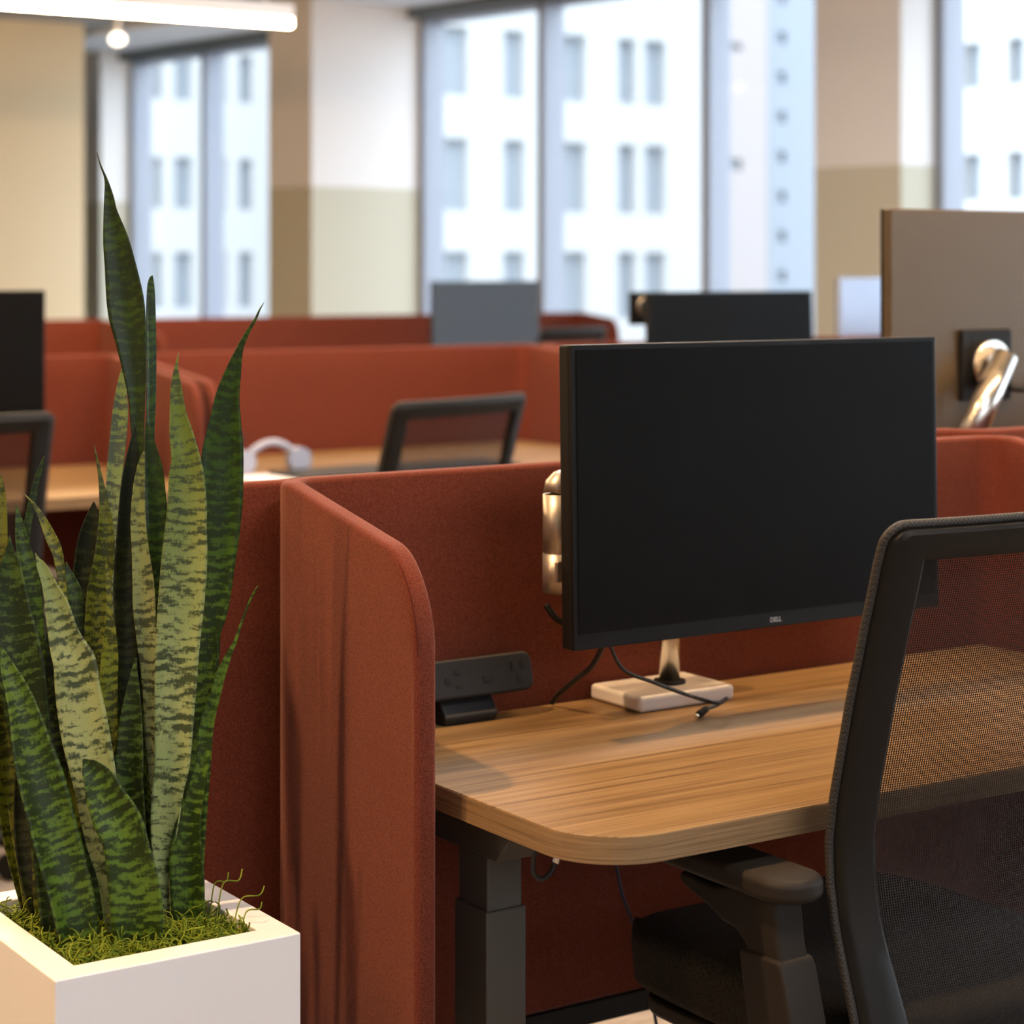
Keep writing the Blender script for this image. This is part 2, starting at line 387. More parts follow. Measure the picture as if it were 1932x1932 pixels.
# columns (two-tone paint)
N_A = 0.86
sA1 = s_at(507, N_A)
sB = s_at(1765, 0.0)
N_B = 0.5
for _ in range(60):
    # depth of the second column so that its near corner stands at the photographed angle
    q = wal(sB, N_B); pxq = CX + F_PX * q.dot(RIGHT) / q.dot(FWD)
    N_B += (pxq - 1700) * 0.002
sB1 = s_at(1537, N_B)
sC = s_at(245, 0.0); sC1 = sC + 1.0
N_C = 0.5
for _ in range(60):
    q = wal(sC, N_C); N_C += (CX + F_PX * q.dot(RIGHT) / q.dot(FWD) - 190) * 0.002
struct(wbox('wall_pier', 0.0, sA1, 0.0, N_A, 0, H_CEIL, M['two_tone']))
struct(wbox('wall_pier_right', sB, sB1, 0.0, N_B, 0, H_CEIL, M['two_tone']))
struct(wbox('wall_pier_far', sC, sC1, 0.0, N_C, 0, H_CEIL, M['two_tone']))
# piers run on to the outer face of the wall; sill and header close the wall between them
S0, S1 = (-4.4 - W0.y) / WDIR.y, (20 - W0.y) / WDIR.y
SILL = 0.32
struct(wbox('wall_window_sill', S0, S1, -0.16, 0.02, 0, SILL, M['plain_wall']))
struct(wbox('wall_window_header', S0, S1, -0.16, 0.0, H_GLASS + 0.001, H_CEIL, M['soffit']))
struct(wbox('trim_1', S0, S1, -0.0, 0.86, H_SOF, H_CEIL - 0.001, M['soffit'])); bpy.data.objects['trim_1'].name = 'trim_1'
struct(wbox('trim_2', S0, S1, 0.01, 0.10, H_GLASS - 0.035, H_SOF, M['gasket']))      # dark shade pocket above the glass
for a, b in ((0.0, sA1), (sB, sB1), (sC, sC1)):
    struct(wbox('wall_pier_backing', a, b, -0.16, 0.0, SILL, H_GLASS, M['plain_wall']))
struct(wbox('wall_far', sC1, S1, -0.16, 0.0, SILL, H_GLASS, M['plain_wall']))

def window(idx, s_lo, s_hi, mulls):
    """glazed bay of the window wall: panes, frame posts with a dark gasket on the far edge"""
    w = bpy.data.objects.new('window_%d' % idx, None); COL.objects.link(w); struct(w)
    cuts = [s_lo] + [m for m in mulls] + [s_hi]
    for m_ in mulls:
        wbox('mullion', m_ - 0.03, m_ + 0.03, -0.17, 0.0, SILL, H_GLASS, M['frame'], w)
    for e, sg in ((s_lo, 1), (s_hi, -1)):
        a, b = sorted((e, e + sg * 0.05)); wbox('jamb', a, b, -0.17, 0.0, SILL, H_GLASS, M['frame'], w)
    wbox('bottom_rail', s_lo, s_hi, -0.17, 0.0, SILL, SILL + 0.07, M['frame'], w)
    wbox('head_rail', s_lo, s_hi, -0.17, 0.0, H_GLASS - 0.06, H_GLASS, M['frame'], w)
    for a, b in zip(cuts, cuts[1:]): wbox('pane', a, b, -0.030, -0.022, SILL, H_GLASS, M['glass'], w)
window(1, sA1, sC, [s_at(378, 0.02)])
window(2, sB1, 0.0, [s_at(1326, 0.02), s_at(1015, 0.02)])
window(3, S0, sB, [sB - 1.5 * k for k in range(1, 8)])

# ------------------------------------------------------------------ across the street
struct(box('floor_street', (-20, -60, -12.2), (260, 260, -12.0), M['street']))
def facade(name, label, x0, x1, y, depth, h1, wins, material, facing='-y', pane=None):
    """wins: list of (a0, a1, z0, z1) openings along the facade, recessed panes"""
    t = thing(name, label, 'building', (x0, y, -12) if facing == '-y' else (x0, y, -12))
    bm = bmesh.new()
    if facing == '-y':
        add_box(bm, (0, 0.5, 0), (x1 - x0, depth, h1 + 12))
        xs = sorted(set([x0, x1] + [w[0] for w in wins] + [w[1] for w in wins])); zs = sorted(set([-12, h1] + [w[2] for w in wins] + [w[3] for w in wins]))
        for a, b in zip(xs, xs[1:]):
            for c, d in zip(zs, zs[1:]):
                mx, mz = (a + b) / 2, (c + d) / 2
                if not any(w[0] < mx < w[1] and w[2] < mz < w[3] for w in wins): add_box(bm, (a - x0, 0, c + 12), (b - x0, 0.5, d + 12))
        from_bm('wall', bm, material, t)
        for w in wins: box('window', (w[0] - x0, 0.38, w[2] + 12), (w[1] - x0, 0.5, w[3] + 12), pane or M['far_pane'], t)
    else:
        add_box(bm, (0.5, 0, 0), (depth, x1, h1 + 12))
        ys = sorted(set([y, y + x1] + [w[0] for w in wins] + [w[1] for w in wins])); zs = sorted(set([-12, h1] + [w[2] for w in wins] + [w[3] for w in wins]))
        for a, b in zip(ys, ys[1:]):
            for c, d in zip(zs, zs[1:]):
                mx, mz = (a + b) / 2, (c + d) / 2
                if not any(w[0] < mx < w[1] and w[2] < mz < w[3] for w in wins): add_box(bm, (0, a - y, c + 12), (0.5, b - y, d + 12))
        from_bm('wall', bm, material, t)
        for w in wins: box('window', (0.38, w[0] - y, w[2] + 12), (0.5, w[1] - y, w[3] + 12), pane or M['far_pane'], t)
    return t
def wins_y(cols, rows, Y, ref_px):
    out = []
    zr = [(at_y(ref_px, b, Y).z, at_y(ref_px, a, Y).z) for a, b in rows]
    for a, b in cols:
        for z0, z1 in zr: out.append((at_y(a, 300, Y).x, at_y(b, 300, Y).x, z0, z1))
    return out
YA = 61.0
facade('office_building', 'pale stone building with paired tall windows seen through the middle window', at_y(792, 300, YA).x, at_y(1352, 300, YA).x, YA, 5, 24,
       wins_y([(838, 884), (950, 990), (1064, 1106), (1166, 1200), (1216, 1256)], [(-130, -10), (72, 195), (272, 402), (476, 600), (680, 800)], YA, 1166), M['facade'])
YB = 76.0
facade('stone_building', 'pale building with grey blue windows seen through the far left window', at_y(120, 300, YB).x, at_y(520, 300, YB).x, YB, 12, 24,
       wins_y([(208, 228), (288, 306), (330, 362), (398, 428), (452, 476)], [(-60, 20), (100, 190), (298, 394), (476, 580), (670, 760)], YB, 380), M['facade'])
YD = 100.0
facade('tower_building', 'slim pale blue tower with a column of small dark windows', at_y(1452, 300, YD).x, at_y(1600, 300, YD).x, YD, 10, 34,
       wins_y([(1466, 1482)], [(-10 + 75 * k - 80, 12 + 75 * k - 80) for k in range(9)], YD, 1470), M['facade_blue'])
facade('pink_building', 'pale pinkish building strip between the middle window post and tower', at_y(1352, 300, YD - 8).x, at_y(1448, 300, YD - 8).x, YD - 8, 8, 34,
       wins_y([(1372, 1400)], [(82, 96), (300, 322)], YD - 8, 1400), M['facade_pink'])
# building opposite the right-hand window, facing the room
XC = 42.0
def at_x(px, py, X):
    d = FWD + RIGHT * ((px - CX) / F_PX) + UP * ((HY - py) / F_PX); return ORG + d * (X / d.x)
wc = []
for a, b in ((1850, 1816), (1932, 1900), (2010, 1975), (1766, 1735), (1690, 1660)):
    for t_, b_ in ((-130, -44), (80, 166), (290, 378), (500, 590)):
        wc.append((at_x(a, 300, XC).y, at_x(b, 300, XC).y, at_x(1840, b_, XC).z, at_x(1840, t_, XC).z))
yC0 = at_x(2200, 300, XC).y; yC1 = at_x(1640, 300, XC).y
facade('white_building', 'bright white building with dark windows seen through the right window', XC, yC1 - yC0, yC0, 12, 22, wc, M['facade'], '+x')

# ================================================================== DESK SCREENS
def make_screen(name, label, x0, x1, yb, zb, zt, side_l, side_r, r_c=0.05, r_top=0.075, flip=1, t=0.026, slope=0.10, group='rust felt desk screens', seams=False):
    """U-shaped felt screen: back panel x0..x1 at y = yb, side wings side_l / side_r long towards -y (flip=-1: +y)"""
    root = thing(name, label, 'screen', ((x0 + x1) / 2, yb, zb), 0, group)
    cx = (x0 + x1) / 2
    path = []                                     # (x, y) local, plus distance from a free end
    def arc(px, py, a0, a1):
        for k in range(1, 8):
            a = a0 + (a1 - a0) * k / 8; path.append((px + r_c * math.cos(a), py + r_c * math.sin(a)))
    L = x0 - cx; Rr = x1 - cx
    if side_l > 0:
        n = max(10, int(side_l / 0.008))
        for k in range(n): path.append((L, -side_l + (side_l - r_c) * k / n))
        path.append((L, -r_c)); arc(L + r_c, -r_c, PI, PI / 2); path.append((L + r_c, 0))
    else: path.append((L, 0))
    for k in range(1, 40): path.append((L + r_c + (Rr - L - 2 * r_c) * k / 40, 0))
    if side_r > 0:
        path.append((Rr - r_c, 0)); arc(Rr - r_c, -r_c, PI / 2, 0); path.append((Rr, -r_c))
        n = max(10, int(side_r / 0.008))
        for k in range(1, n + 1): path.append((Rr, -r_c - (side_r - r_c) * k / n))
    else: path.append((Rr, 0))
    path = [(x, y * flip) for x, y in path]
    d = [0.0]
    for a, b in zip(path, path[1:]): d.append(d[-1] + math.hypot(b[0] - a[0], b[1] - a[1]))
    tot = d[-1]; H = zt - zb
    def top(s):
        e = 1e9
        if side_l > 0 or True: e = min(e, s)
        e = min(e, tot - s)
        side = side_l if s < tot / 2 else side_r
        hh = H - slope * max(0.0, side - 0.05 - e)          # the wing's top edge falls towards its free end
        if e >= r_top: return hh
        return hh - r_top * 1.5 + r_top * 1.5 * math.sqrt(max(0.0, 1 - ((r_top - e) / r_top) ** 2.2))
    # extra samples near the rounded free ends
    nv = 10; verts = []; faces = []
    for (x, y), s in zip(path, d):
        h = top(s)
        for k in range(nv + 1): verts.append((x, y, h * k / nv))
    for i in range(len(path) - 1):
        for k in range(nv):
            a = i * (nv + 1) + k; faces.append((a, a + nv + 1, a + nv + 2, a + 1))
    o = link_mesh('panel', verts, faces, M['rust'], root, True)
    so = o.modifiers.new('thickness', 'SOLIDIFY'); so.thickness = t; so.offset = 0; so.use_even_offset = True
    bv = o.modifiers.new('soft_edges', 'BEVEL'); bv.width = 0.0105; bv.segments = 4; bv.limit_method = 'ANGLE'; bv.angle_limit = math.radians(50)
    if seams:
        for side in (0, 1):
            pts = []
            i0 = 0 if side == 0 else len(path) - 1
            sgn = -1 if side == 0 else 1
            x_end = path[i0][0] + sgn * (t / 2 - 0.0026); y_end = path[i0][1] + 0.0030 * flip
            hh = top(0.0032)
            for k in range(14): pts.append((x_end, y_end, 0.02 + (hh - 0.022) * k / 13))
            for s_ in (0.006, 0.010, 0.016, 0.024, 0.034, 0.046):
                pts.append((x_end, path[i0][1] + s_ * flip, top(s_) - 0.0026))
            tube('seam', pts, 0.0010, M['seam'], root, 6)
    return root

ZB, ZT = 0.328, 1.042
own_screen = make_screen('desk_screen', 'rust felt U-shaped screen around the nearest wooden desk, front left wing rounded', 1.173, 2.385, 2.285, ZB, ZT, 0.35, 0.35, slope=0.20, seams=True)
box('bottom_trim', (-0.55, -0.016, -0.028), (0.55, 0.016, 0.0), M['black_plastic'], own_screen)
make_screen('desk_screen', 'rust felt screen directly behind the nearest one, its left end showing beside the snake plant', 1.045, 2.30, 2.338, ZB, 1.035, 0.0, 0.40, flip=-1)
make_screen('desk_screen', 'rust felt screen at right edge, behind the portrait monitor arm', 2.39, 3.7, 2.338, ZB, 1.045, 0.40, 0.40, flip=-1)
make_screen('desk_screen', 'rust felt screen with rounded wing, behind the left black monitor and chair', 1.10, 2.405, 5.75, ZB, ZT, 0.63, 0.63)
make_screen('desk_screen', 'rust felt screen behind the small mesh chair in the second row', 2.455, 3.86, 5.75, ZB, ZT, 0.63, 0.63)
make_screen('desk_screen', 'rust felt screen behind the black monitor left of the beige pier', 3.91, 5.20, 5.75, ZB, ZT, 0.63, 0.63)
make_screen('desk_screen', 'pinkish rust felt screen edge below the silver monitor', 5.25, 6.55, 5.75, ZB, ZT, 0.4, 0.4)
make_screen('desk_screen', 'dark rust felt screen of the back row, right of the left black monitor', 2.65, 3.93, 9.5, ZB, ZT, 0.63, 0.63)
make_screen('desk_screen', 'long pinkish felt screen of the back row under the windows', 3.985, 6.72, 9.5, ZB, ZT, 0.63, 0.38)

# ================================================================== DESKS
def make_desk(name, label, x0, x1, y0, y1, group='wooden desks', beams=True):
    cx, cy = (x0 + x1) / 2, (y0 + y1) / 2
    root = thing(name, label, 'desk', (cx, cy, 0), 0, group)
    hx, hy = (x1 - x0) / 2, (y1 - y0) / 2
    prism('tabletop', round_rect(-hx, hx, -hy, hy, 0.085, 10, (1, 1, 0, 0)), 0.7015, 0.73, M['wood'], root, 0.0012, 2)
    # darker oak band around the rim of the top
    pts = round_rect(-hx - 0.0006, hx + 0.0006, -hy - 0.0006, hy, 0.085, 10, (1, 1, 0, 0))
    bm = bmesh.new(); lo = [bm.verts.new((x, y, 0.7018)) for x, y in pts]; hi = [bm.verts.new((x, y, 0.7285)) for x, y in pts]
    li = [bm.verts.new((x * 0.998, y * 0.998, 0.7018)) for x, y in pts]; hii = [bm.verts.new((x * 0.998, y * 0.998, 0.7285)) for x, y in pts]
    n = len(pts)
    for i in range(n):
        j = (i + 1) % n
        bm.faces.new((lo[i], lo[j], hi[j], hi[i])); bm.faces.new((li[j], li[i], hii[i], hii[j]))
        bm.faces.new((hi[i], hi[j], hii[j], hii[i])); bm.faces.new((lo[j], lo[i], li[i], li[j]))
    from_bm('edge_band', bm, M['wood_edge'], root)
    for s in (-1, 1):
        lx0, lx1 = sorted((s * (hx - 0.05), s * (hx - 0.096))); ly = -hy + 0.27
        # channel under the top with a slanted front end
        prism('support_rail', [(-hy + 0.20, 0.7013), (-hy + 0.246, 0.648), (hy - 0.02, 0.648), (hy - 0.02, 0.7013)], lx0 - 0.004, lx1 + 0.004, M['grey_steel'], root, 0.002, 2, 'x')
        l = box('leg', (lx0, ly, 0.03), (lx1, ly + 0.060, 0.6478), M['grey_steel'], root, 0.0025)
        box('outer_sleeve', (lx0 - 0.0035, ly - 0.0035, 0.03), (lx1 + 0.0035, ly + 0.0635, 0.588), M['grey_steel'], l, 0.0025)
        box('foot', (lx0 - 0.01, -hy + 0.03, 0.0), (lx1 + 0.01, hy - 0.04, 0.03), M['grey_steel'], l, 0.006)
    box('crossbar', (-hx + 0.11, 0.05, 0.66), (hx - 0.11, 0.10, 0.7012), M['grey_steel'], root, 0.003)
    return root
D1 = (1.215, 2.345, 1.689, 2.264)
desk = make_desk('desk', 'nearest oak desk with rounded corner, white monitor base on it', *D1)
HX = (D1[1] - D1[0]) / 2
make_desk('desk', 'oak desk behind the left mesh chair, its front edge seen left of the snake plant', 1.14, 2.36, 4.93, 5.72)
make_desk('desk', 'oak desk carrying the headphones behind the nearest screen', 2.50, 3.82, 4.93, 5.72)
make_desk('desk', 'oak desk hidden under the black monitor left of the beige pier', 3.95, 5.16, 5.0, 5.72)
make_desk('desk', 'oak desk under the blue grey monitor of the back row', 4.03, 6.66, 8.78, 9.47)
def back_desk(label, x0, x1, y0, y1):
    d = make_desk('desk', label, x0, x1, y0, y1); d.rotation_euler = (0, 0, PI); return d
back_desk('oak desk under the portrait monitor with bronze back', 2.43, 3.66, 2.375, 3.0)
back_desk('oak desk under the silver monitor by the beige pier', 5.29, 6.51, 5.81, 6.42)

# ================================================================== MONITORS AND ARMS
def make_monitor(name, label, W, H, center, rot=(0, 0, 0), casing=None, group='computer monitors', logo=False, side=1, vesa_off=0.0, arm_mount=True):
    """screen faces local -y (side=1); rot = (tilt, roll, yaw)"""
    root = thing(name, label, 'monitor', center, 0, group)
    root.rotation_euler = rot
    cs = casing or M['black_plastic']
    front = box('casing', (-W / 2, 0.004, -H / 2), (W / 2, 0.024, H / 2), cs, root, 0.003, 3)
    # bulge at the back housing the electronics
    bm = bmesh.new()
    add_box(bm, (-W * 0.40, 0.024, -H * 0.40), (W * 0.40, 0.048, H * 0.30))
    for v in bm.verts:
        if v.co.y > 0.04: v.co.x *= 0.86; v.co.z = v.co.z * 0.86 - H * 0.01
    if arm_mount: from_bm('back_cover', bm, cs, root)
    else: bm.free()
    bz = box('bezel', (-W / 2, -0.002, -H / 2), (W / 2, 0.004, H / 2), M['bezel'], root, 0.0015, 2)
    box('screen', (-W / 2 + 0.007, -0.0032, -H / 2 + 0.019), (W / 2 - 0.007, -0.0018, H / 2 - 0.006), M['screen'], root)
    if logo:
        cu = bpy.data.curves.new('logo_text', 'FONT'); cu.body = 'DELL'; cu.size = 0.0085; cu.extrude = 0.0002; cu.align_x = 'CENTER'
        tmp = bpy.data.objects.new('tmp', cu); COL.objects.link(tmp)
        bpy.context.view_layer.update()
        me = bpy.data.meshes.new_from_object(tmp.evaluated_get(bpy.context.evaluated_depsgraph_get()))
        bpy.data.objects.remove(tmp)
        lo = bpy.data.objects.new('logo', me); COL.objects.link(lo); lo.parent = bz; me.materials.append(M['logo'])
        lo.location = (0.012, -0.0025, -H / 2 + 0.0065); lo.rotation_euler = (PI / 2, 0, 0)
    return root

MC = Vector((1.7355, 2.0437, 1.0250))
mon = make_monitor('monitor', 'large black monitor on silver arm over the nearest desk', 0.60, 0.36, MC, (math.radians(-1.277), math.radians(0.12), math.radians(0.6)), logo=True)

def make_arm(label, base, post_top, elbow, head, group='monitor stands', plate=(0.115, 0.008, 0.115), base_vis=True):
    """desk-mounted arm: base slab and post, lower arm, spring cylinder at the elbow, upper arm and mounting plate"""
    root = thing('monitor_stand', label, 'monitor stand', base, 0, group)
    B = Vector(base); L = lambda p: Vector(p) - B
    box('base_plate', (-0.078, -0.055, 0.0), (0.078, 0.055, 0.021), M['white_gloss'], root, 0.006, 3)
    tube('collar', [(0.012, 0.0, 0.0211), (0.012, 0, 0.0251)], 0.021, M['black_plastic'], root, 24)
    pt = L(post_top)
    tube('post', [(0.012, 0, 0.0252), (0.012, 0, pt.z)], 0.0135, M['chrome'], root, 24)
    tube('post_ring', [(0.012, 0, pt.z * 0.55), (0.012, 0, pt.z * 0.55 + 0.002)], 0.0141, M['black_plastic'], root, 24)
    e = L(elbow); p0 = Vector((0.012, 0, pt.z + 0.012))
    tube('lower_arm', [p0, Vector((e.x, e.y, p0.z))], [0.017, 0.017], M['chrome'], root, 16)
    return root, e, L(head), p0

# arm of the nearest monitor
arm, e, h, p0 = make_arm('polished monitor arm on white base holding the nearest monitor', (1.698, 2.207, 0.7302), (1.70, 2.207, 0.905), (1.502, 2.165, 0), (1.735, 2.108, 1.022))
cyl = tube('joint_cylinder', [(e.x, e.y, 0.212), (e.x, e.y, 0.285)], 0.0185, M['satin'], arm, 24)
tube('joint_cap', [(e.x, e.y, 0.2855), (e.x + 0.002, e.y, 0.297), (e.x + 0.007, e.y, 0.306), (e.x + 0.014, e.y, 0.314)], [0.0182, 0.0172, 0.012, 0.004], M['satin'], cyl, 24)
tube('joint_base', [(e.x, e.y, 0.163), (e.x, e.y, 0.2116)], 0.0189, M['satin'], cyl, 24)
prism('release_button', round_rect(e.x - 0.014, e.x - 0.007, 0.178, 0.204, 0.003, 4), e.y - 0.0198, e.y - 0.0140, M['satin'], cyl, 0, 2, 'y')
tube('upper_arm', [(e.x + 0.004, e.y, 0.262), (h.x - 0.01, h.y + 0.017, h.z + 0.004)], [0.015, 0.013], M['chrome'], arm, 16)
box('mounting_plate', (h.x - 0.055, h.y - 0.008, h.z - 0.055), (h.x + 0.055, h.y + 0.004, h.z + 0.055), M['black_plastic'], arm, 0.003)
tube('cable_clip', spline([(e.x - 0.022, e.y - 0.006, 0.150), (e.x - 0.014, e.y - 0.016, 0.134), (e.x + 0.004, e.y - 0.018, 0.124), (e.x + 0.03, e.y - 0.014, 0.114)], 6), 0.004, M['black_plastic'], arm, 8)

# portrait monitor seen from the back at the right edge
pm = make_monitor('monitor', 'portrait monitor with bronze grey back at the right edge', 0.44, 0.62, (2.735, 2.66, 1.086), (0, 0, PI), M['bronze_back'], arm_mount=False)
pa = thing('monitor_stand', 'polished arm with black plate behind the portrait monitor', 'monitor stand', (2.56, 2.47, 0.7302), 0, 'monitor stands')
B = Vector((2.56, 2.47, 0.7302)); hd = at_y(1866, 688, 2.622) - B
box('base_plate', (-0.07, -0.055, 0), (0.07, 0.055, 0.021), M['white_gloss'], pa, 0.006, 3)
tube('post', [(0, 0, 0.0212), (0, 0, 0.205)], 0.0135, M['chrome'], pa, 24)
lo = at_y(1828, 826, 2.555) - B
tube('lower_arm', [(0, 0, 0.205), (lo.x, lo.y, lo.z)], 0.017, M['chrome'], pa, 16)
box('mounting_plate', (hd.x - 0.062, hd.y + 0.004, hd.z - 0.062), (hd.x + 0.062, hd.y + 0.0135, hd.z + 0.062), M['black_plastic'], pa, 0.004)
tube('head_disc', [(hd.x, hd.y - 0.012, hd.z), (hd.x, hd.y + 0.004, hd.z)], 0.043, M['chrome'], pa, 32)
tube('upper_arm', [(lo.x, lo.y, lo.z), (hd.x + 0.008, hd.y - 0.03, hd.z + 0.014)], [0.025, 0.022], M['chrome'], pa, 24)
tube('swivel_knuckle', [(hd.x + 0.008, hd.y - 0.034, hd.z + 0.012), (hd.x, hd.y - 0.012, hd.z)], 0.023, M['chrome'], pa, 20)
tube('cable', spline([(hd.x + 0.03, hd.y - 0.02, hd.z - 0.04), (hd.x + 0.09, hd.y - 0.03, hd.z - 0.045), (hd.x + 0.2, hd.y - 0.02, hd.z - 0.035)], 6), 0.006, M['cable'], pa, 8)

# monitors in the rows behind, each on a short post
def post_stand(label, base, top, back, group='monitor stands'):
    s = thing('monitor_stand', label, 'monitor stand', base, 0, group); B = Vector(base)
    box('base_plate', (-0.075, -0.05, 0), (0.075, 0.05, 0.02), M['white_gloss'], s, 0.005)
    tube('post', [(0, 0, 0.0202), (0, 0, top - B.z)], 0.0135, M['chrome'], s, 16)
    b = Vector(back) - B
    tube('arm', [(0, 0, top - B.z - 0.012), b], 0.016, M['chrome'], s, 12)
    return s
lm = make_monitor('monitor', 'black monitor at the left edge above the mesh chair', 0.61, 0.355, (1.738, 5.3, 1.056), (0, 0, 0))
post_stand('monitor stand behind the left edge black monitor', (1.74, 5.50, 0.7302), 1.05, (1.74, 5.372, 1.05))
bmn = make_monitor('monitor', 'black monitor in the second row in front of the windows', 0.665, 0.37, (4.285, 5.2, 1.032), (math.radians(-2), 0, 0))
sv = post_stand('second row monitor arm with black plate showing left of the black monitor', (4.30, 5.46, 0.7302), 1.03, (4.285, 5.274, 1.03))
q0 = at_y(1211, 582, 5.30); q = q0 - Vector((4.30, 5.46, 0.7302))
box('mounting_plate', (q.x - 0.045, q.y, q.z - 0.052), (q.x + 0.06, q.y + 0.012, q.z + 0.052), M['black_plastic'], sv, 0.003)
tube('head_disc', [(q.x + 0.014, q.y - 0.014, q.z + 0.005), (q.x + 0.014, q.y, q.z + 0.005)], 0.036, M['chrome'], sv, 24)
tube('side_arm', [(0, 0, 0.28), (q.x + 0.02, q.y + 0.02, q.z)], 0.014, M['chrome'], sv, 12)
gm = make_monitor('monitor', 'blue grey monitor back in the back row under the windows', 0.635, 0.36, (5.747, 8.93, 1.04), (0, 0, PI), M['grey_back'], arm_mount=False)
post_stand('monitor stand under the blue grey monitor', (5.75, 8.845, 0.7302), 0.89, (5.75, 8.903, 0.878))
sm = make_monitor('monitor', 'silver monitor back beside the beige pier', 0.56, 0.36, (5.94, 6.24, 1.07), (0, 0, PI), M['silver_back'], arm_mount=False)
post_stand('monitor stand under the silver monitor', (5.95, 6.05, 0.7302), 1.0, (5.95, 6.213, 1.0))

# ================================================================== POWER HUBS, CABLES
def make_hub(label, loc, rz=0):
    t = thing('power_hub', label, 'power hub', loc, rz, 'desk power hubs')
    # foot, then a tilted rounded bar carrying the sockets
    prism('foot', [(-0.02, 0.0), (-0.026, 0.010), (-0.010, 0.03), (0.022, 0.034), (0.022, 0.0)], -0.066, 0.012, M['hub'], t, 0.003, 2, 'x')
    bar = prism('socket_bar', round_rect(-0.165, 0.068, -0.0245, 0.0245, 0.012, 5), -0.032, 0.0, M['hub'], t, 0.004, 3, 'y')
    bar.location = (0.0, 0.012, 0.049); bar.rotation_euler = (math.radians(-14), 0, 0)
    def slot(x, z, w, h): box('socket_slot', (x - w / 2, -0.0334, z - h / 2), (x + w / 2, -0.0319, z + h / 2), M['dark_hole'], bar)
    for bx, rot in ((-0.052, True), (0.046, False), (-0.12, True)):
        if rot: slot(bx + 0.008, 0.008, 0.009, 0.004); slot(bx + 0.008, -0.009, 0.008, 0.004); slot(bx - 0.007, -0.001, 0.007, 0.007)
        else: slot(bx - 0.008, 0.007, 0.003, 0.011); slot(bx + 0.006, 0.009, 0.003, 0.009); slot(bx, -0.008, 0.006, 0.008)
    slot(0.0, -0.004, 0.014, 0.0065)
    return t
hub = make_hub('dark grey power hub with sockets on the nearest desk', (1.4385, 2.246, 0.7302))
copy_tree(hub, (2.72, 5.66, 0.7302), 0, 'small dark power hub in the left corner of the headphones desk')

def cable(name, label, pts, r, material, group=None, per=10):
    o = tube(name, spline(pts, per), r, material, None, 10); tag(o, label, 'cable', group); return o
usb = [at_y(1146, 1224, 2.10), at_y(1175, 1262, 2.10), at_y(1235, 1288, 2.10), at_z(1300, 1312, 0.757), at_z(1352, 1326, 0.757), at_z(1370, 1318, 0.752), at_z(1352, 1330, 0.742), at_z(1332, 1338, 0.739)]
usb[0] = Vector((usb[0].x, 2.10, 0.842))
uc = thing('usb_cable', 'thin black cable with plug lying across the white monitor base', 'cable', usb[-1])
B = usb[-1]
tube('cord', [p - B for p in spline(usb, 10)], 0.0025, M['cable'], uc, 8)
pe = at_z(1313, 1352, 0.735)
pl = tube('plug', [Vector((0, 0, 0)), (pe - B) * 0.75], [0.0045, 0.0048], M['black_plastic'], uc, 10)
tube('plug_tip', [(pe - B) * 0.75, pe - B], 0.003, M['chrome'], pl, 8)
cable('power_cable', 'black cable running down behind the nearest monitor to the desk edge', [Vector((at_y(1150, 1224, 2.13).x, 2.13, 0.845)), at_y(1120, 1252, 2.16), at_y(1085, 1283, 2.19), at_y(1052, 1312, 2.235), Vector((at_y(1046, 1325, 2.245).x, 2.25, 0.735))], 0.0035, M['cable'])
lp = [at_y(1014, 1600, 1.82), at_y(1006, 1625, 1.82), at_y(1008, 1650, 1.82), at_y(1024, 1658, 1.82), at_y(1040, 1645, 1.82), at_y(1047, 1628, 1.82)]
lc = thing('charging_cable', 'short black cable loop with silver plug hanging under the desk edge', 'cable', lp[0]); B = lp[0]
lp[0] = Vector((lp[0].x, lp[0].y, 0.702))
tube('cord', [p - B for p in spline(lp, 8)], 0.0026, M['cable'], lc, 8)
d_ = (lp[-1] - lp[-2]).normalized()
tube('plug', [lp[-1] - B, lp[-1] - B + d_ * 0.014], 0.0042, M['chrome'], lc, 10)
cable('network_cable', 'thin dark blue cable hanging from the desk down to the carpet', [at_y(1160, 1620, 2.20), at_y(1175, 1690, 2.2), at_y(1205, 1770, 2.2), at_y(1222, 1850, 2.2), Vector((at_y(1240, 1932, 2.2).x, 2.2, 0.30)), Vector((at_y(1252, 1985, 2.2).x, 2.2, 0.2)), Vector((at_y(1262, 2085, 2.2).x, 2.2, 0.003))], 0.0022, M['blue_cable'])

# ================================================================== TASK CHAIRS
BX = 0.24                                         # half width of the backrest
PROF = [(1.047, 1.548), (1.035, 1.552), (1.008, 1.563), (0.971, 1.573), (0.934, 1.584), (0.896, 1.594), (0.858, 1.605), (0.811, 1.616), (0.753, 1.630),
        (0.705, 1.637), (0.661, 1.635), (0.619, 1.627), (0.578, 1.614), (0.539, 1.601), (0.500, 1.590), (0.460, 1.582)]
YC = 1.83                                         # world y of the chair origin when PROF was measured
def back_y(h):
    for (h1, y1), (h0, y0) in zip(PROF, PROF[1:]):
        if h0 <= h <= h1:
            t = (h - h0) / (h1 - h0); return y0 + (y1 - y0) * t - YC
    return (PROF[0][1] if h > 1 else PROF[-1][1]) - YC
def back_pt(x, h, off=0.0):
    # gentle wrap: the middle sits a little further back than the side rails
    return Vector((x, back_y(h) - 0.022 * (1 - (x / BX) ** 2) + off, h))
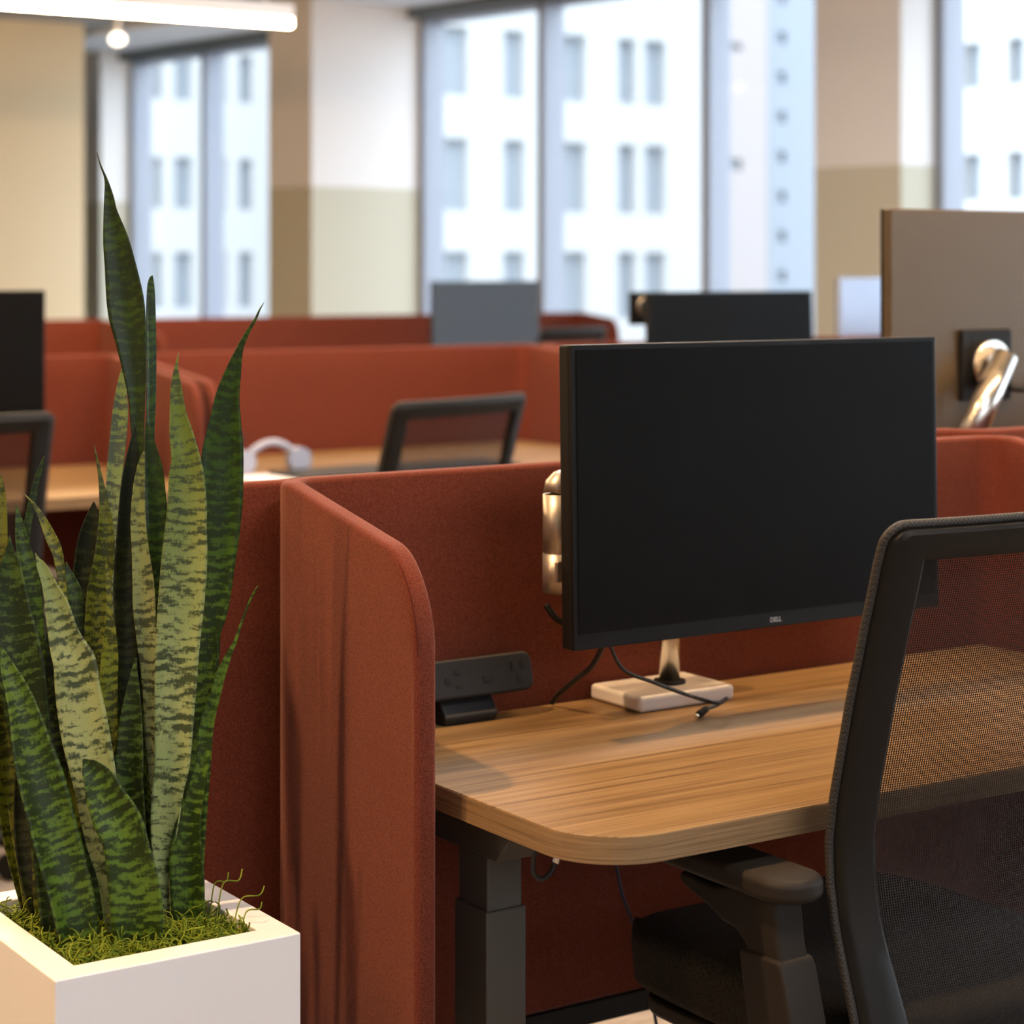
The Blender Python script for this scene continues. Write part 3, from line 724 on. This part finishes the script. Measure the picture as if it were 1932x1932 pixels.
def make_chair(label, loc, rz, group='mesh task chairs'):
    t = thing('task_chair', label, 'chair', loc, rz, group)
    h0, h1 = 0.462, 1.038
    # half-width along the height: narrows a touch at the top
    def hw(h): return BX * (1.0 if h < 0.9 else 1.0 - 0.02 * (h - 0.9) / 0.15)
    def ring(inset, r, n=8):
        pts = []
        a = round_rect(-BX + inset, BX - inset, h0 + inset, h1 - inset, r, n)
        # resample straight sides so that the frame follows the curved profile
        out = []
        for p, q in zip(a, a[1:] + a[:1]):
            m_ = max(1, int(math.hypot(q[0] - p[0], q[1] - p[1]) / 0.02))
            for k in range(m_): out.append((p[0] + (q[0] - p[0]) * k / m_, p[1] + (q[1] - p[1]) * k / m_))
        return out
    # frame: sections swept around the ring
    outer = ring(0.0, 0.02)
    c0 = Vector((0, 0, 0))
    bm = bmesh.new(); rings = []
    n = len(outer)
    def rail(x, h):                              # rail width depends on where on the ring we are
        return 0.040
    for i, (x, h) in enumerate(outer):
        p, q = outer[i - 1], outer[(i + 1) % n]
        tx, th = q[0] - p[0], q[1] - p[1]; l = math.hypot(tx, th); nx, nh = -th / l, tx / l       # inward (ring runs counter-clockwise)
        wx, wh = 0.045, 0.036
        if h < 0.62: wx += (0.62 - h) * 0.08
        sec = []
        for f, v in ((0.09, -0.006), (0.22, -0.0105), (0.90, -0.0105), (1.0, -0.007), (1.0, 0.009), (0.90, 0.012), (0.14, 0.012), (0.0, 0.008)):
            ux, uh = f * wx, f * wh
            qx = max(-BX + ux, min(BX - ux, x + nx * ux)); qh = max(h0 + uh, min(h1 - uh, h + nh * uh))
            sec.append(bm.verts.new(back_pt(qx, qh, v)))
        rings.append(sec)
    for i in range(n):
        a, b = rings[i], rings[(i + 1) % n]
        for k in range(8): bm.faces.new((a[k], a[(k + 1) % 8], b[(k + 1) % 8], b[k]))
    fr = from_bm('back_frame', bm, M['chair_plastic'], t, True)
    es = fr.modifiers.new('crisp_edges', 'EDGE_SPLIT'); es.split_angle = math.radians(38)
    # woven binding that runs around the outside of the frame
    tube('edge_binding', [back_pt(x * 1.004, h + (0.002 if h > 0.75 else -0.002), 0.004) for x, h in outer + outer[:1]], 0.0048, M['weave'], t, 8)
    # mesh panel
    nx_, nh_ = 16, 36; vs = []; fs = []; uv = []
    for j in range(nh_ + 1):
        h = h0 + 0.03 + (h1 - h0 - 0.06) * j / nh_
        for i in range(nx_ + 1):
            x = -BX + 0.03 + (2 * BX - 0.06) * i / nx_
            vs.append(back_pt(x, h, 0.002)); uv.append((x, h))
    for j in range(nh_):
        for i in range(nx_):
            a = j * (nx_ + 1) + i; fs.append((a, a + 1, a + nx_ + 2, a + nx_ + 1))
    link_mesh('back_mesh', vs, fs, M['mesh'], t, True, uv)
    # spine bracket that carries the backrest
    by = back_y(0.5)
    tube('back_support', spline([(0, by - 0.012, 0.49), (0, by - 0.03, 0.44), (0, by + 0.04, 0.39), (0, -0.05, 0.375)], 6), [0.022] * 18 + [0.026], M['chair_plastic'], t, 12)
    # seat: upholstered cushion over a plastic pan
    bm = bmesh.new(); rows = 14; cols = 14; grid = []
    for j in range(rows + 1):
        r_ = []
        for i in range(cols + 1):
            u, v = -1 + 2 * i / cols, -1 + 2 * j / rows
            k = 1 - 0.10 * (abs(u) ** 6) * (abs(v) ** 6)
            x = u * 0.216 * k; y = v * 0.235 * k + 0.005
            z = 0.520 - 0.010 * abs(u) ** 6 - (0.012 * max(0, v) ** 4) - 0.010 * max(0, -v) ** 4 + 0.006 * u * u
            r_.append((x, y, z))
        grid.append(r_)
    top = [[bm.verts.new(p) for p in r_] for r_ in grid]
    bot = [[bm.verts.new((p[0] * 0.98, p[1] * 0.98, 0.438)) for p in r_] for r_ in grid]
    for j in range(rows):
        for i in range(cols):
            bm.faces.new((top[j][i], top[j][i + 1], top[j + 1][i + 1], top[j + 1][i])); bm.faces.new((bot[j][i], bot[j + 1][i], bot[j + 1][i + 1], bot[j][i + 1]))
    for i in range(cols):
        bm.faces.new((top[0][i], bot[0][i], bot[0][i + 1], top[0][i + 1])); bm.faces.new((top[rows][i + 1], bot[rows][i + 1], bot[rows][i], top[rows][i]))
    for j in range(rows):
        bm.faces.new((top[j + 1][0], bot[j + 1][0], bot[j][0], top[j][0])); bm.faces.new((top[j][cols], bot[j][cols], bot[j + 1][cols], top[j + 1][cols]))
    st = from_bm('seat', bm, M['grey_fabric'], t, True); bevel(st, 0.018, 4, 45)
    prism('seat_pan', round_rect(-0.205, 0.205, -0.20, 0.20, 0.05, 6), 0.415, 0.438, M['chair_plastic'], t, 0.006)
    # arms: pad, bracket under the pad, sleeve down to the seat pan
    for s in (-1, 1):
        ax = s * 0.292
        pad = prism('arm_pad', round_rect(ax - 0.036, ax + 0.036, -0.218, 0.03, 0.034, 8), 0.655, 0.680, M['taupe_plastic'], t, 0.009, 4)
        prof = [(-0.03, 0.649), (-0.025, 0.640), (-0.035, 0.634), (-0.075, 0.622), (-0.098, 0.612), (-0.119, 0.610), (-0.137, 0.598), (-0.142, 0.575), (-0.200, 0.575),
                (-0.190, 0.610), (-0.184, 0.6545), (-0.120, 0.6545), (-0.085, 0.645)]
        br = prism('arm_bracket', prof, ax - 0.019, ax + 0.019, M['taupe_plastic'], t, 0.005, 3, 'x')
        prof2 = [(-0.132, 0.594), (-0.196, 0.596), (-0.202, 0.585), (-0.232, 0.48), (-0.236, 0.40), (-0.12, 0.40), (-0.150, 0.50)]
        prism('arm_sleeve', prof2, ax - 0.024, ax + 0.024, M['taupe_plastic'], br, 0.005, 3, 'x')
        x0, x1 = sorted((ax - s * 0.02, s * 0.15))
        box('arm_strut', (x0, -0.20, 0.395), (x1, -0.13, 0.414), M['taupe_plastic'], br, 0.005)
    # adjustment lever under the seat front
    prism('lever', [(-0.245, 0.408), (-0.205, 0.414), (-0.15, 0.406), (-0.15, 0.392), (-0.205, 0.388), (-0.240, 0.372), (-0.252, 0.384)], 0.06, 0.10, M['chair_plastic'], t, 0.004, 2, 'y')
    # mechanism, gas lift, star base, castors
    box('tilt_mechanism', (-0.07, -0.11, 0.35), (0.07, 0.10, 0.4148), M['chair_plastic'], t, 0.012)
    tube('gas_lift', [(0, 0, 0.10), (0, 0, 0.349)], 0.026, M['chair_plastic'], t, 20)
    for k in range(5):
        a = 2 * PI * k / 5 + 0.3; c, s_ = math.cos(a), math.sin(a)
        lg = tube('base_leg', [(c * 0.01, s_ * 0.01, 0.105), (c * 0.15, s_ * 0.15, 0.095), (c * 0.30, s_ * 0.30, 0.075)], [0.026, 0.02, 0.014], M['chair_plastic'], t, 10)
        tube('castor', [(c * 0.29 - s_ * 0.022, s_ * 0.29 + c * 0.022, 0.0292), (c * 0.29 + s_ * 0.022, s_ * 0.29 - c * 0.022, 0.0292)], 0.029, M['black_plastic'], lg, 16)
    return t
chair = make_chair('near black mesh task chair at right, tucked under the nearest desk', (1.72, YC, 0), 0)
a18 = math.radians(18)
copy_tree(chair, (2.65 - math.sin(a18) * 0.26, 4.235 + math.cos(a18) * 0.26, 0), a18, 'small mesh task chair turned in front of the headphones desk', drop=0.055)
copy_tree(chair, (1.43, 4.29 + 0.27, 0), 0, 'mesh task chair at the left edge in front of the black monitor', drop=0.055)
copy_tree(chair, (5.34, 7.95, 0), a18, 'task chair of the back row, only its top showing below the blue grey monitor', drop=0.02)

# ================================================================== SMALL THINGS ON THE SECOND ROW DESK
hp = at_z(512, 893, 0.7302)
ph = thing('headphones', 'pale grey headphones lying on the oak desk behind the plant', 'headphones', hp)
arc = [Vector((-0.085 + 0.17 * (k / 20), 0.0, 0.03 + 0.055 * math.sin(PI * k / 20) ** 0.7)) for k in range(21)]
tube('headband', arc, 0.010, M['pale_grey'], ph, 10)
for s in (-1, 1):
    tube('ear_cup', [(s * 0.085, -0.012, 0.034), (s * 0.085, 0.022, 0.034)], 0.034, M['pale_grey'], ph, 18)
pp = at_z(468, 893, 0.7302)
tag(box('paper_sheet', (pp.x - 0.10, pp.y - 0.26, 0.7302), (pp.x + 0.09, pp.y - 0.06, 0.733), M['paper']), 'white paper sheets lying beside the headphones', 'paper')
tag(prism('desk_mat', round_rect(2.62, 3.32, 4.955, 5.17, 0.02, 4), 0.7302, 0.742, M['black_plastic'], None, 0.003), 'black flat mat along the front edge of the headphones desk', 'desk mat')

# ================================================================== LAMPS
def make_pendant(label, x0, x1, y, h, group='linear pendant lamps'):
    cx = (x0 + x1) / 2; L = (x1 - x0) / 2
    t = thing('pendant_lamp', label, 'lamp', (cx, y, h), 0, group)
    box('housing', (-L, -0.03, 0.010), (L, 0.03, 0.075), M['lamp_body'], t, 0.006)
    box('diffuser', (-L + 0.004, -0.020, -0.026), (L - 0.004, 0.020, 0.0095), M['led'], t, 0.006)
    for x in (-L + 0.13, L - 0.13): tube('suspension_rod', [(x, 0, 0.0752), (x, 0, H_CEIL - h - 0.001)], 0.008, M['lamp_body'], t, 8)
    return t
make_pendant('long lit pendant lamp at top left, hanging over the back row', 0.5, 4.47, 8.56, 2.405)
make_pendant('pendant lamp hanging above the planter end of the nearest desks, outside the picture', -2.9, -0.2, 2.12, 2.42)
make_pendant('pendant lamp hanging above the portrait monitor, outside the picture', 1.85, 4.0, 2.10, 2.42)
make_pendant('long pendant lamp hanging above the second row, outside the picture', -1.0, 4.2, 5.25, 2.42)
dl = thing('downlight', 'small recessed downlight in the ceiling above the planter, outside the picture', 'lamp', (0.28, 2.16, H_CEIL))
bm = bmesh.new(); n_ = 24
for r_, z_ in ((0.055, -0.001), (0.055, -0.012), (0.042, -0.012), (0.042, -0.001)):
    for k in range(n_): bm.verts.new((r_ * math.cos(2 * PI * k / n_), r_ * math.sin(2 * PI * k / n_), z_))
bm.verts.ensure_lookup_table()
for j in range(3):
    for k in range(n_): bm.faces.new([bm.verts[j * n_ + k], bm.verts[j * n_ + (k + 1) % n_], bm.verts[(j + 1) * n_ + (k + 1) % n_], bm.verts[(j + 1) * n_ + k]])
from_bm('trim_ring', bm, M['lamp_body'], dl)
ld = bpy.data.lights.new('lamp_beam', 'SPOT'); ld.energy = SPOT_POWER; ld.color = LAMP_COLOR; ld.shadow_soft_size = 0.03; ld.spot_size = math.radians(80); ld.spot_blend = 0.5
lo_ = bpy.data.objects.new('lamp_beam', ld); COL.objects.link(lo_); lo_.parent = dl; lo_.location = (0, 0, -0.035)
lo_.rotation_euler = (Vector((1.0, 2.1, 0.7)) - Vector((0.28, 2.16, H_CEIL))).to_track_quat('-Z', 'Y').to_euler()
def fill_panel(label, x, y, m='fill_led'):  # unseen glowing panel, added to brighten the planter front and screens
    t = thing('fill_panel', label, 'lamp', (x, y, H_CEIL), 0, 'added fill panels')
    bm = bmesh.new()
    for lo, hi in (((-0.62, -0.32, -0.03), (0.62, -0.30, -0.001)), ((-0.62, 0.30, -0.03), (0.62, 0.32, -0.001)), ((-0.62, -0.30, -0.03), (-0.60, 0.30, -0.001)), ((0.60, -0.30, -0.03), (0.62, 0.30, -0.001))): add_box(bm, lo, hi)
    from_bm('frame', bm, M['lamp_body'], t)
    box('diffuser', (-0.599, -0.299, -0.022), (0.599, 0.299, -0.001), M[m], t)
fill_panel('added neutral fill panel on the ceiling over the aisle in front of the nearest desk, outside the picture', 1.6, 0.1)
fill_panel('added neutral fill panel on the ceiling over the aisle in front of the second row, outside the picture', 2.6, 3.6, 'fill_led_cool')
fill_panel('added neutral fill panel on the ceiling over the aisle in front of the back row, outside the picture', 4.6, 6.9, 'fill_led_cool')
gp = at_d(222, 74, 12.0)
gl = thing('globe_lamp', 'small round lit lamp on a rod in front of the far windows', 'lamp', gp)
bm = bmesh.new(); bmesh.ops.create_uvsphere(bm, u_segments=20, v_segments=12, radius=0.045)
for v in bm.verts: v.co.z *= 0.75
from_bm('bulb', bm, M['globe'], gl, True)
tube('rod', [(0, 0, 0.03), (0, 0, H_CEIL - gp.z - 0.001)], 0.016, M['lamp_body'], gl, 10)

# ================================================================== PLANTER, MOSS, SNAKE PLANT
PX0, PX1, PY0, PY1, PH, PW = 0.771, 1.042, 1.974, 2.288, 0.60, 0.034
pt = thing('planter', 'white square planter box at lower left holding the snake plant', 'planter', ((PX0 + PX1) / 2, (PY0 + PY1) / 2, 0))
hx, hy = (PX1 - PX0) / 2, (PY1 - PY0) / 2
bm = bmesh.new()
o4 = [(-hx, -hy), (hx, -hy), (hx, hy), (-hx, hy)]; i4 = [(-hx + PW, -hy + PW), (hx - PW, -hy + PW), (hx - PW, hy - PW), (-hx + PW, hy - PW)]
vo0 = [bm.verts.new((x, y, 0.0)) for x, y in o4]; vo1 = [bm.verts.new((x, y, PH)) for x, y in o4]
vi1 = [bm.verts.new((x, y, PH)) for x, y in i4]; vi0 = [bm.verts.new((x, y, 0.45)) for x, y in i4]
for k in range(4):
    j = (k + 1) % 4
    bm.faces.new((vo0[k], vo0[j], vo1[j], vo1[k])); bm.faces.new((vo1[k], vo1[j], vi1[j], vi1[k])); bm.faces.new((vi1[k], vi1[j], vi0[j], vi0[k]))
bm.faces.new(vi0); bm.faces.new(vo0[::-1])
pb = from_bm('box', bm, M['white_planter'], pt); bevel(pb, 0.0022, 3)
box('soil', (-hx + PW + 0.001, -hy + PW + 0.001, 0.4505), (hx - PW - 0.001, hy - PW - 0.001, 0.568), M['soil'], pt)

def moss():
    bm = bmesh.new(); rnd = random.Random(3)
    X0, X1, Y0, Y1 = PX0 + PW + 0.004, PX1 - PW - 0.004, PY0 + PW + 0.004, PY1 - PW - 0.004
    for i in range(4000):
        x, y = rnd.uniform(X0, X1), rnd.uniform(Y0, Y1)
        if i > 3000:                                       # denser clumps along the open front edge
            y = rnd.uniform(Y0, Y0 + 0.05)
        p = Vector((x, y, 0.568 + rnd.uniform(0.0, 0.026))); a = rnd.uniform(0, 2 * PI); el = rnd.uniform(-0.2, 0.7)
        curl = rnd.uniform(-1.3, 1.3); pts = [p.copy()]; L = rnd.uniform(0.02, 0.055); n = 8
        for k in range(n):
            a += curl * rnd.uniform(0.3, 1.0); el += rnd.uniform(-0.55, 0.45)
            p = p + Vector((math.cos(a) * math.cos(el), math.sin(a) * math.cos(el), math.sin(el) * 0.7)) * (L / n)
            p.x = min(max(p.x, X0), X1); p.y = min(max(p.y, Y0), Y1); p.z = min(max(p.z, 0.569), 0.615)
            pts.append(p.copy())
        add_tube(bm, pts, rnd.uniform(0.0007, 0.0012), 3, False)
    # a few strands that stick out over the right rim
    for (x, y, dx, dz) in ((1.0, 2.05, 0.03, 0.02), (0.995, 2.08, 0.025, 0.03), (1.0, 2.03, 0.02, 0.012), (1.002, 2.11, 0.018, 0.022)):
        pts = spline([(x, y, 0.59), (x + dx * 0.4, y + 0.004, 0.60 + dz), (x + dx, y - 0.003, 0.603 + dz), (x + dx * 1.3, y + 0.003, 0.604 + dz * 1.3)], 5)
        add_tube(bm, pts, 0.0008, 4, False)
    o = from_bm('moss', bm, M['moss'], None, True)
    tag(o, 'curly green moss covering the soil of the white planter', 'moss', None, 'stuff')
moss()

plant = thing('snake_plant', 'tall snake plant with banded upright leaves in the white planter', 'plant', (0.91, 2.11, 0.568))
PB = Vector((0.91, 2.11, 0.568))
# tints: (light colour), dark coverage
TINT = {'pale': ((0.31, 0.36, 0.155), 0.50), 'cream': ((0.34, 0.375, 0.20), 0.50), 'mid': ((0.15, 0.19, 0.035), 0.58), 'olive': ((0.18, 0.19, 0.014), 0.56),
        'dark': ((0.062, 0.108, 0.020), 0.63), 'green': ((0.092, 0.165, 0.014), 0.60), 'deep': ((0.036, 0.044, 0.010), 0.62), 'yellow': ((0.20, 0.20, 0.03), 0.46), 'silver': ((0.36, 0.46, 0.43), 0.56)}  # silver: a leaf's bright reflection painted into its colour
LEAVES = [
 # points are outline centres with full widths, tip first, then depth at the tip and base, twist
 ('dark', [(183,287,1.5),(190,312,3),(200,338,6),(206,372,18),(209,400,26),(219,450,47),(228,500,58),(237,560,69),(242,600,68),(248,640,58),(255,700,44),(259,750,32),(260,800,26),(262,870,20),(266,1000,22),(275,1300,30),(282,1722,38)], 2.365, 2.345, -18),
 ('green', [(288,520,2),(285,526,8),(284,545,14),(284,600,18),(285,680,18),(284,760,18),(283,830,15),(282,1000,25),(287,1400,30),(294,1712,35)], 2.395, 2.36, 40),
 ('silver', [(238,660,2),(235,690,8),(230,730,18),(228,780,29),(222,850,31),(217,900,29),(214,950,27),(216,1010,26),(226,1200,30),(240,1722,36)], 2.39, 2.345, -38),
 ('olive', [(177,840,1.5),(184,872,5),(190,905,9),(197,960,20),(199,1005,31),(194,1067,40),(183,1114,38),(180,1160,40),(179,1207,41),(185,1254,36),(200,1400,34),(216,1745,36)], 2.31, 2.29, 20),
 ('deep', [(256,800,2),(252,830,12),(247,900,34),(241,1000,42),(236,1100,46),(238,1200,46),(242,1400,50),(252,1735,44)], 2.34, 2.315, 15),
 ('cream', [(272,852,3),(268,872,12),(264,905,20),(262,943,25),(262,990,29),(266,1036,32),(272,1098,40),(274,1145,42),(277,1190,38),(280,1223,36),(287,1285,34),(294,1400,34),(302,1500,32),(314,1740,30)], 2.305, 2.30, -32),
 ('green', [(276,790,2),(281,830,18),(288,880,34),(291,930,40),(293,980,42),(291,1060,44),(287,1150,40),(288,1300,38),(296,1500,36),(306,1728,34)], 2.33, 2.325, 25),
 ('pale', [(337,665,1.5),(333,690,6),(332,715,16),(333,740,23),(336,781,32),(342,819,45),(350,862,54),(352,897,66),(353,955,74),(351,990,77),(349,1036,84),(345,1098,87),(340,1160,86),(335,1223,82),(332,1285,79),(329,1347,74),(325,1440,66),(317,1490,59),(311,1552,53),(306,1614,36),(309,1660,20),(315,1750,14)], 2.285, 2.285, 0),
 ('green', [(498,571,1),(490,584,3),(482,602,5),(467,627,8),(452,659,14),(439,703,31),(428,750,46),(424,793,59),(419,848,77),(416,902,82),(414,943,84),(409,1005,82),(404,1052,78),(394,1145,70),(384,1191,62),(381,1238,63),(376,1285,62),(371,1347,62),(366,1440,60),(362,1550,52),(358,1738,40)], 2.325, 2.315, 18),
 ('green', [(487,1105,2),(478,1120,4),(469,1139,4),(453,1182,5),(444,1210,7),(432,1235,12),(416,1275,19),(407,1310,20),(391,1362,28),(384,1424,26),(378,1459,27),(363,1521,38),(354,1567,50),(352,1614,63),(354,1660,65),(355,1716,62),(353,1762,56)], 2.30, 2.28, -8),
 ('pale', [(66,1043,1.5),(71,1055,8),(78,1068,18),(91,1098,26),(100,1123,36),(107,1145,46),(118,1191,56),(128,1222,68),(141,1254,80),(146,1300,84),(154,1347,89),(162,1393,89),(172,1440,85),(181,1490,79),(187,1540,72),(196,1600,60),(206,1660,42),(216,1782,28)], 2.25, 2.235, 5),
 ('green', [(3,1220,3),(15,1262,28),(30,1300,44),(46,1350,58),(60,1412,75),(77,1474,86),(94,1536,88),(109,1598,87),(126,1660,84),(140,1723,80),(152,1800,70)], 2.225, 2.205, 14),
 ('green', [(157,1432,3),(162,1438,16),(170,1448,36),(188,1474,60),(200,1505,72),(216,1536,84),(231,1567,86),(240,1598,84),(252,1660,94),(260,1723,97),(262,1798,86)], 2.215, 2.207, -10),
 ('dark', [(18,1010,1.5),(19,1036,14),(20,1067,38),(21,1114,58),(24,1160,72),(30,1207,86),(38,1254,90),(48,1316,84),(60,1400,74),(80,1500,64),(108,1775,50)], 2.255, 2.24, -12),
 ('green', [(30,953,1.5),(34,972,10),(39,1005,21),(44,1036,28),(51,1067,32),(59,1114,36),(64,1200,38),(76,1400,38),(98,1765,38)], 2.29, 2.255, 20),
 ('dark', [(84,860,1.5),(77,882,9),(68,911,12),(59,955,14),(52,990,14),(46,1050,18),(46,1200,24),(70,1400,26),(96,1745,26)], 2.335, 2.29, 25),
 ('olive', [(46,933,1.5),(56,943,4),(66,955,7),(78,975,12),(95,1012,21),(108,1043,20),(115,1083,16),(120,1123,13),(124,1160,12),(132,1300,18),(150,1765,22)], 2.275, 2.25, 10),
 ('deep', [(177,947,3),(176,965,18),(172,990,32),(166,1020,39),(161,1067,44),(158,1110,44),(160,1200,44),(172,1500,44),(190,1722,40)], 2.345, 2.33, 0),
 ('dark', [(125,1060,2),(128,1075,10),(134,1095,20),(140,1120,30),(143,1160,34),(144,1200,36),(148,1300,36),(162,1500,36),(178,1745,34)], 2.305, 2.29, 15),
 ('yellow', [(1,896,4),(3,920,12),(4,960,18),(4,1020,21),(4,1100,24),(8,1300,28),(26,1500,28),(62,1742,24)], 2.32, 2.305, 0),
 ('olive', [(17,1014,2),(10,1048,10),(2,1090,18),(0,1150,20),(10,1400,24),(62,1738,24)], 2.31, 2.31, 0),
 ('olive', [(93,1278,1.5),(90,1298,9),(89,1316,18),(92,1360,30),(101,1410,32),(112,1500,32),(132,1775,30)], 2.262, 2.245, 10),
 ('olive', [(199,1052,2),(202,1075,6),(204,1098,10),(206,1145,11),(208,1191,21),(206,1238,32),(204,1300,34),(206,1400,34),(222,1755,32)], 2.285, 2.27, 20),
 ('dark', [(257,1240,2),(254,1262,10),(252,1300,25),(248,1360,42),(245,1430,54),(244,1480,55),(250,1540,52),(262,1765,44)], 2.27, 2.255, -25),
 ('olive', [(2,1255,3),(5,1300,14),(8,1340,24),(12,1420,40),(18,1500,46),(30,1600,42),(64,1738,34)], 2.30, 2.31, 12),
 ('deep', [(40,1380,3),(40,1420,16),(42,1500,30),(46,1580,36),(58,1660,36),(84,1745,34)], 2.295, 2.30, -10),
 ('olive', [(57,1562,1.5),(61,1590,5),(65,1640,8),(68,1700,10),(76,1752,10)], 2.28, 2.28, 0),
 ('deep', [(105,1120,3),(102,1160,18),(102,1220,34),(108,1320,44),(122,1480,46),(140,1745,40)], 2.32, 2.30, 8),
 ('deep', [(188,1180,3),(190,1230,22),(196,1320,40),(208,1450,46),(226,1735,42)], 2.33, 2.31, -10),
 ('dark', [(330,1250,3),(335,1330,30),(338,1450,44),(336,1600,46),(330,1730,40)], 2.34, 2.325, 10),
 ('dark', [(140,1330,3),(150,1420,24),(165,1540,40),(190,1755,40)], 2.275, 2.26, 0),
]
def make_leaf_mesh(kind, pts, zt, zb, twist):
    ctrl = []; y_t, y_b = pts[0][1], pts[-1][1]
    for (px, py, w) in pts:
        f = (py - y_t) / (y_b - y_t); z = zt + (zb - zt) * f
        ctrl.append((at_d(px, py, z), w * z / F_PX, z))
    P = spline([c[0] for c in ctrl], 4); Wd = [v.x for v in spline([Vector((c[1], 0, 0)) for c in ctrl], 4)]
    tw = math.radians(twist); n = len(P); K = 10
    vs = []; uv = []; fs = []
    ln_ = 0.0; tot = sum((b - a).length for a, b in zip(P, P[1:]))
    for i, p in enumerate(P):
        t = (P[min(i + 1, n - 1)] - P[max(i - 1, 0)]).normalized()
        v = (ORG - p).normalized()
        s = t.cross(v).normalized(); nn = s.cross(t).normalized()
        if nn.dot(v) < 0: nn = -nn
        a = tw * (0.4 + 0.6 * i / n)
        s2 = s * math.cos(a) + nn * math.sin(a); n2 = nn * math.cos(a) - s * math.sin(a)
        if i: ln_ += (p - P[i - 1]).length
        w = max(Wd[i], 0.0006) / math.cos(a) / 2
        dep = min(w * 0.42, 0.010)
        for side in (1, -1):
            for k in range(K + 1):
                u = -1 + 2 * k / K
                q = p + s2 * (u * w) + n2 * (-dep * (1 - u * u) * 1.0 + dep * 0.5) + n2 * side * (0.0011 * (1 - u * u) + 0.0003)
                vs.append(q - PB); uv.append((u * w, tot - ln_))
    R = 2 * (K + 1)
    for i in range(n - 1):
        for k in range(K):
            a = i * R + k; fs.append((a, a + 1, a + R + 1, a + R))
            b = i * R + K + 1 + k; fs.append((b + 1, b, b + R, b + R + 1))
        for k0, k1 in ((0, K + 1), (2 * K + 1, K)):
            fs.append((i * R + k0, i * R + R + k0, i * R + R + k1, i * R + k1))
    o = link_mesh('leaf', vs, fs, M['leaf'], plant, True, uv)
    col, dk = TINT[kind]
    j = random.uniform(0.88, 1.12)
    o.color = (col[0] * j, col[1] * j, col[2] * j, dk)
    return o
for lf in LEAVES: make_leaf_mesh(*lf)
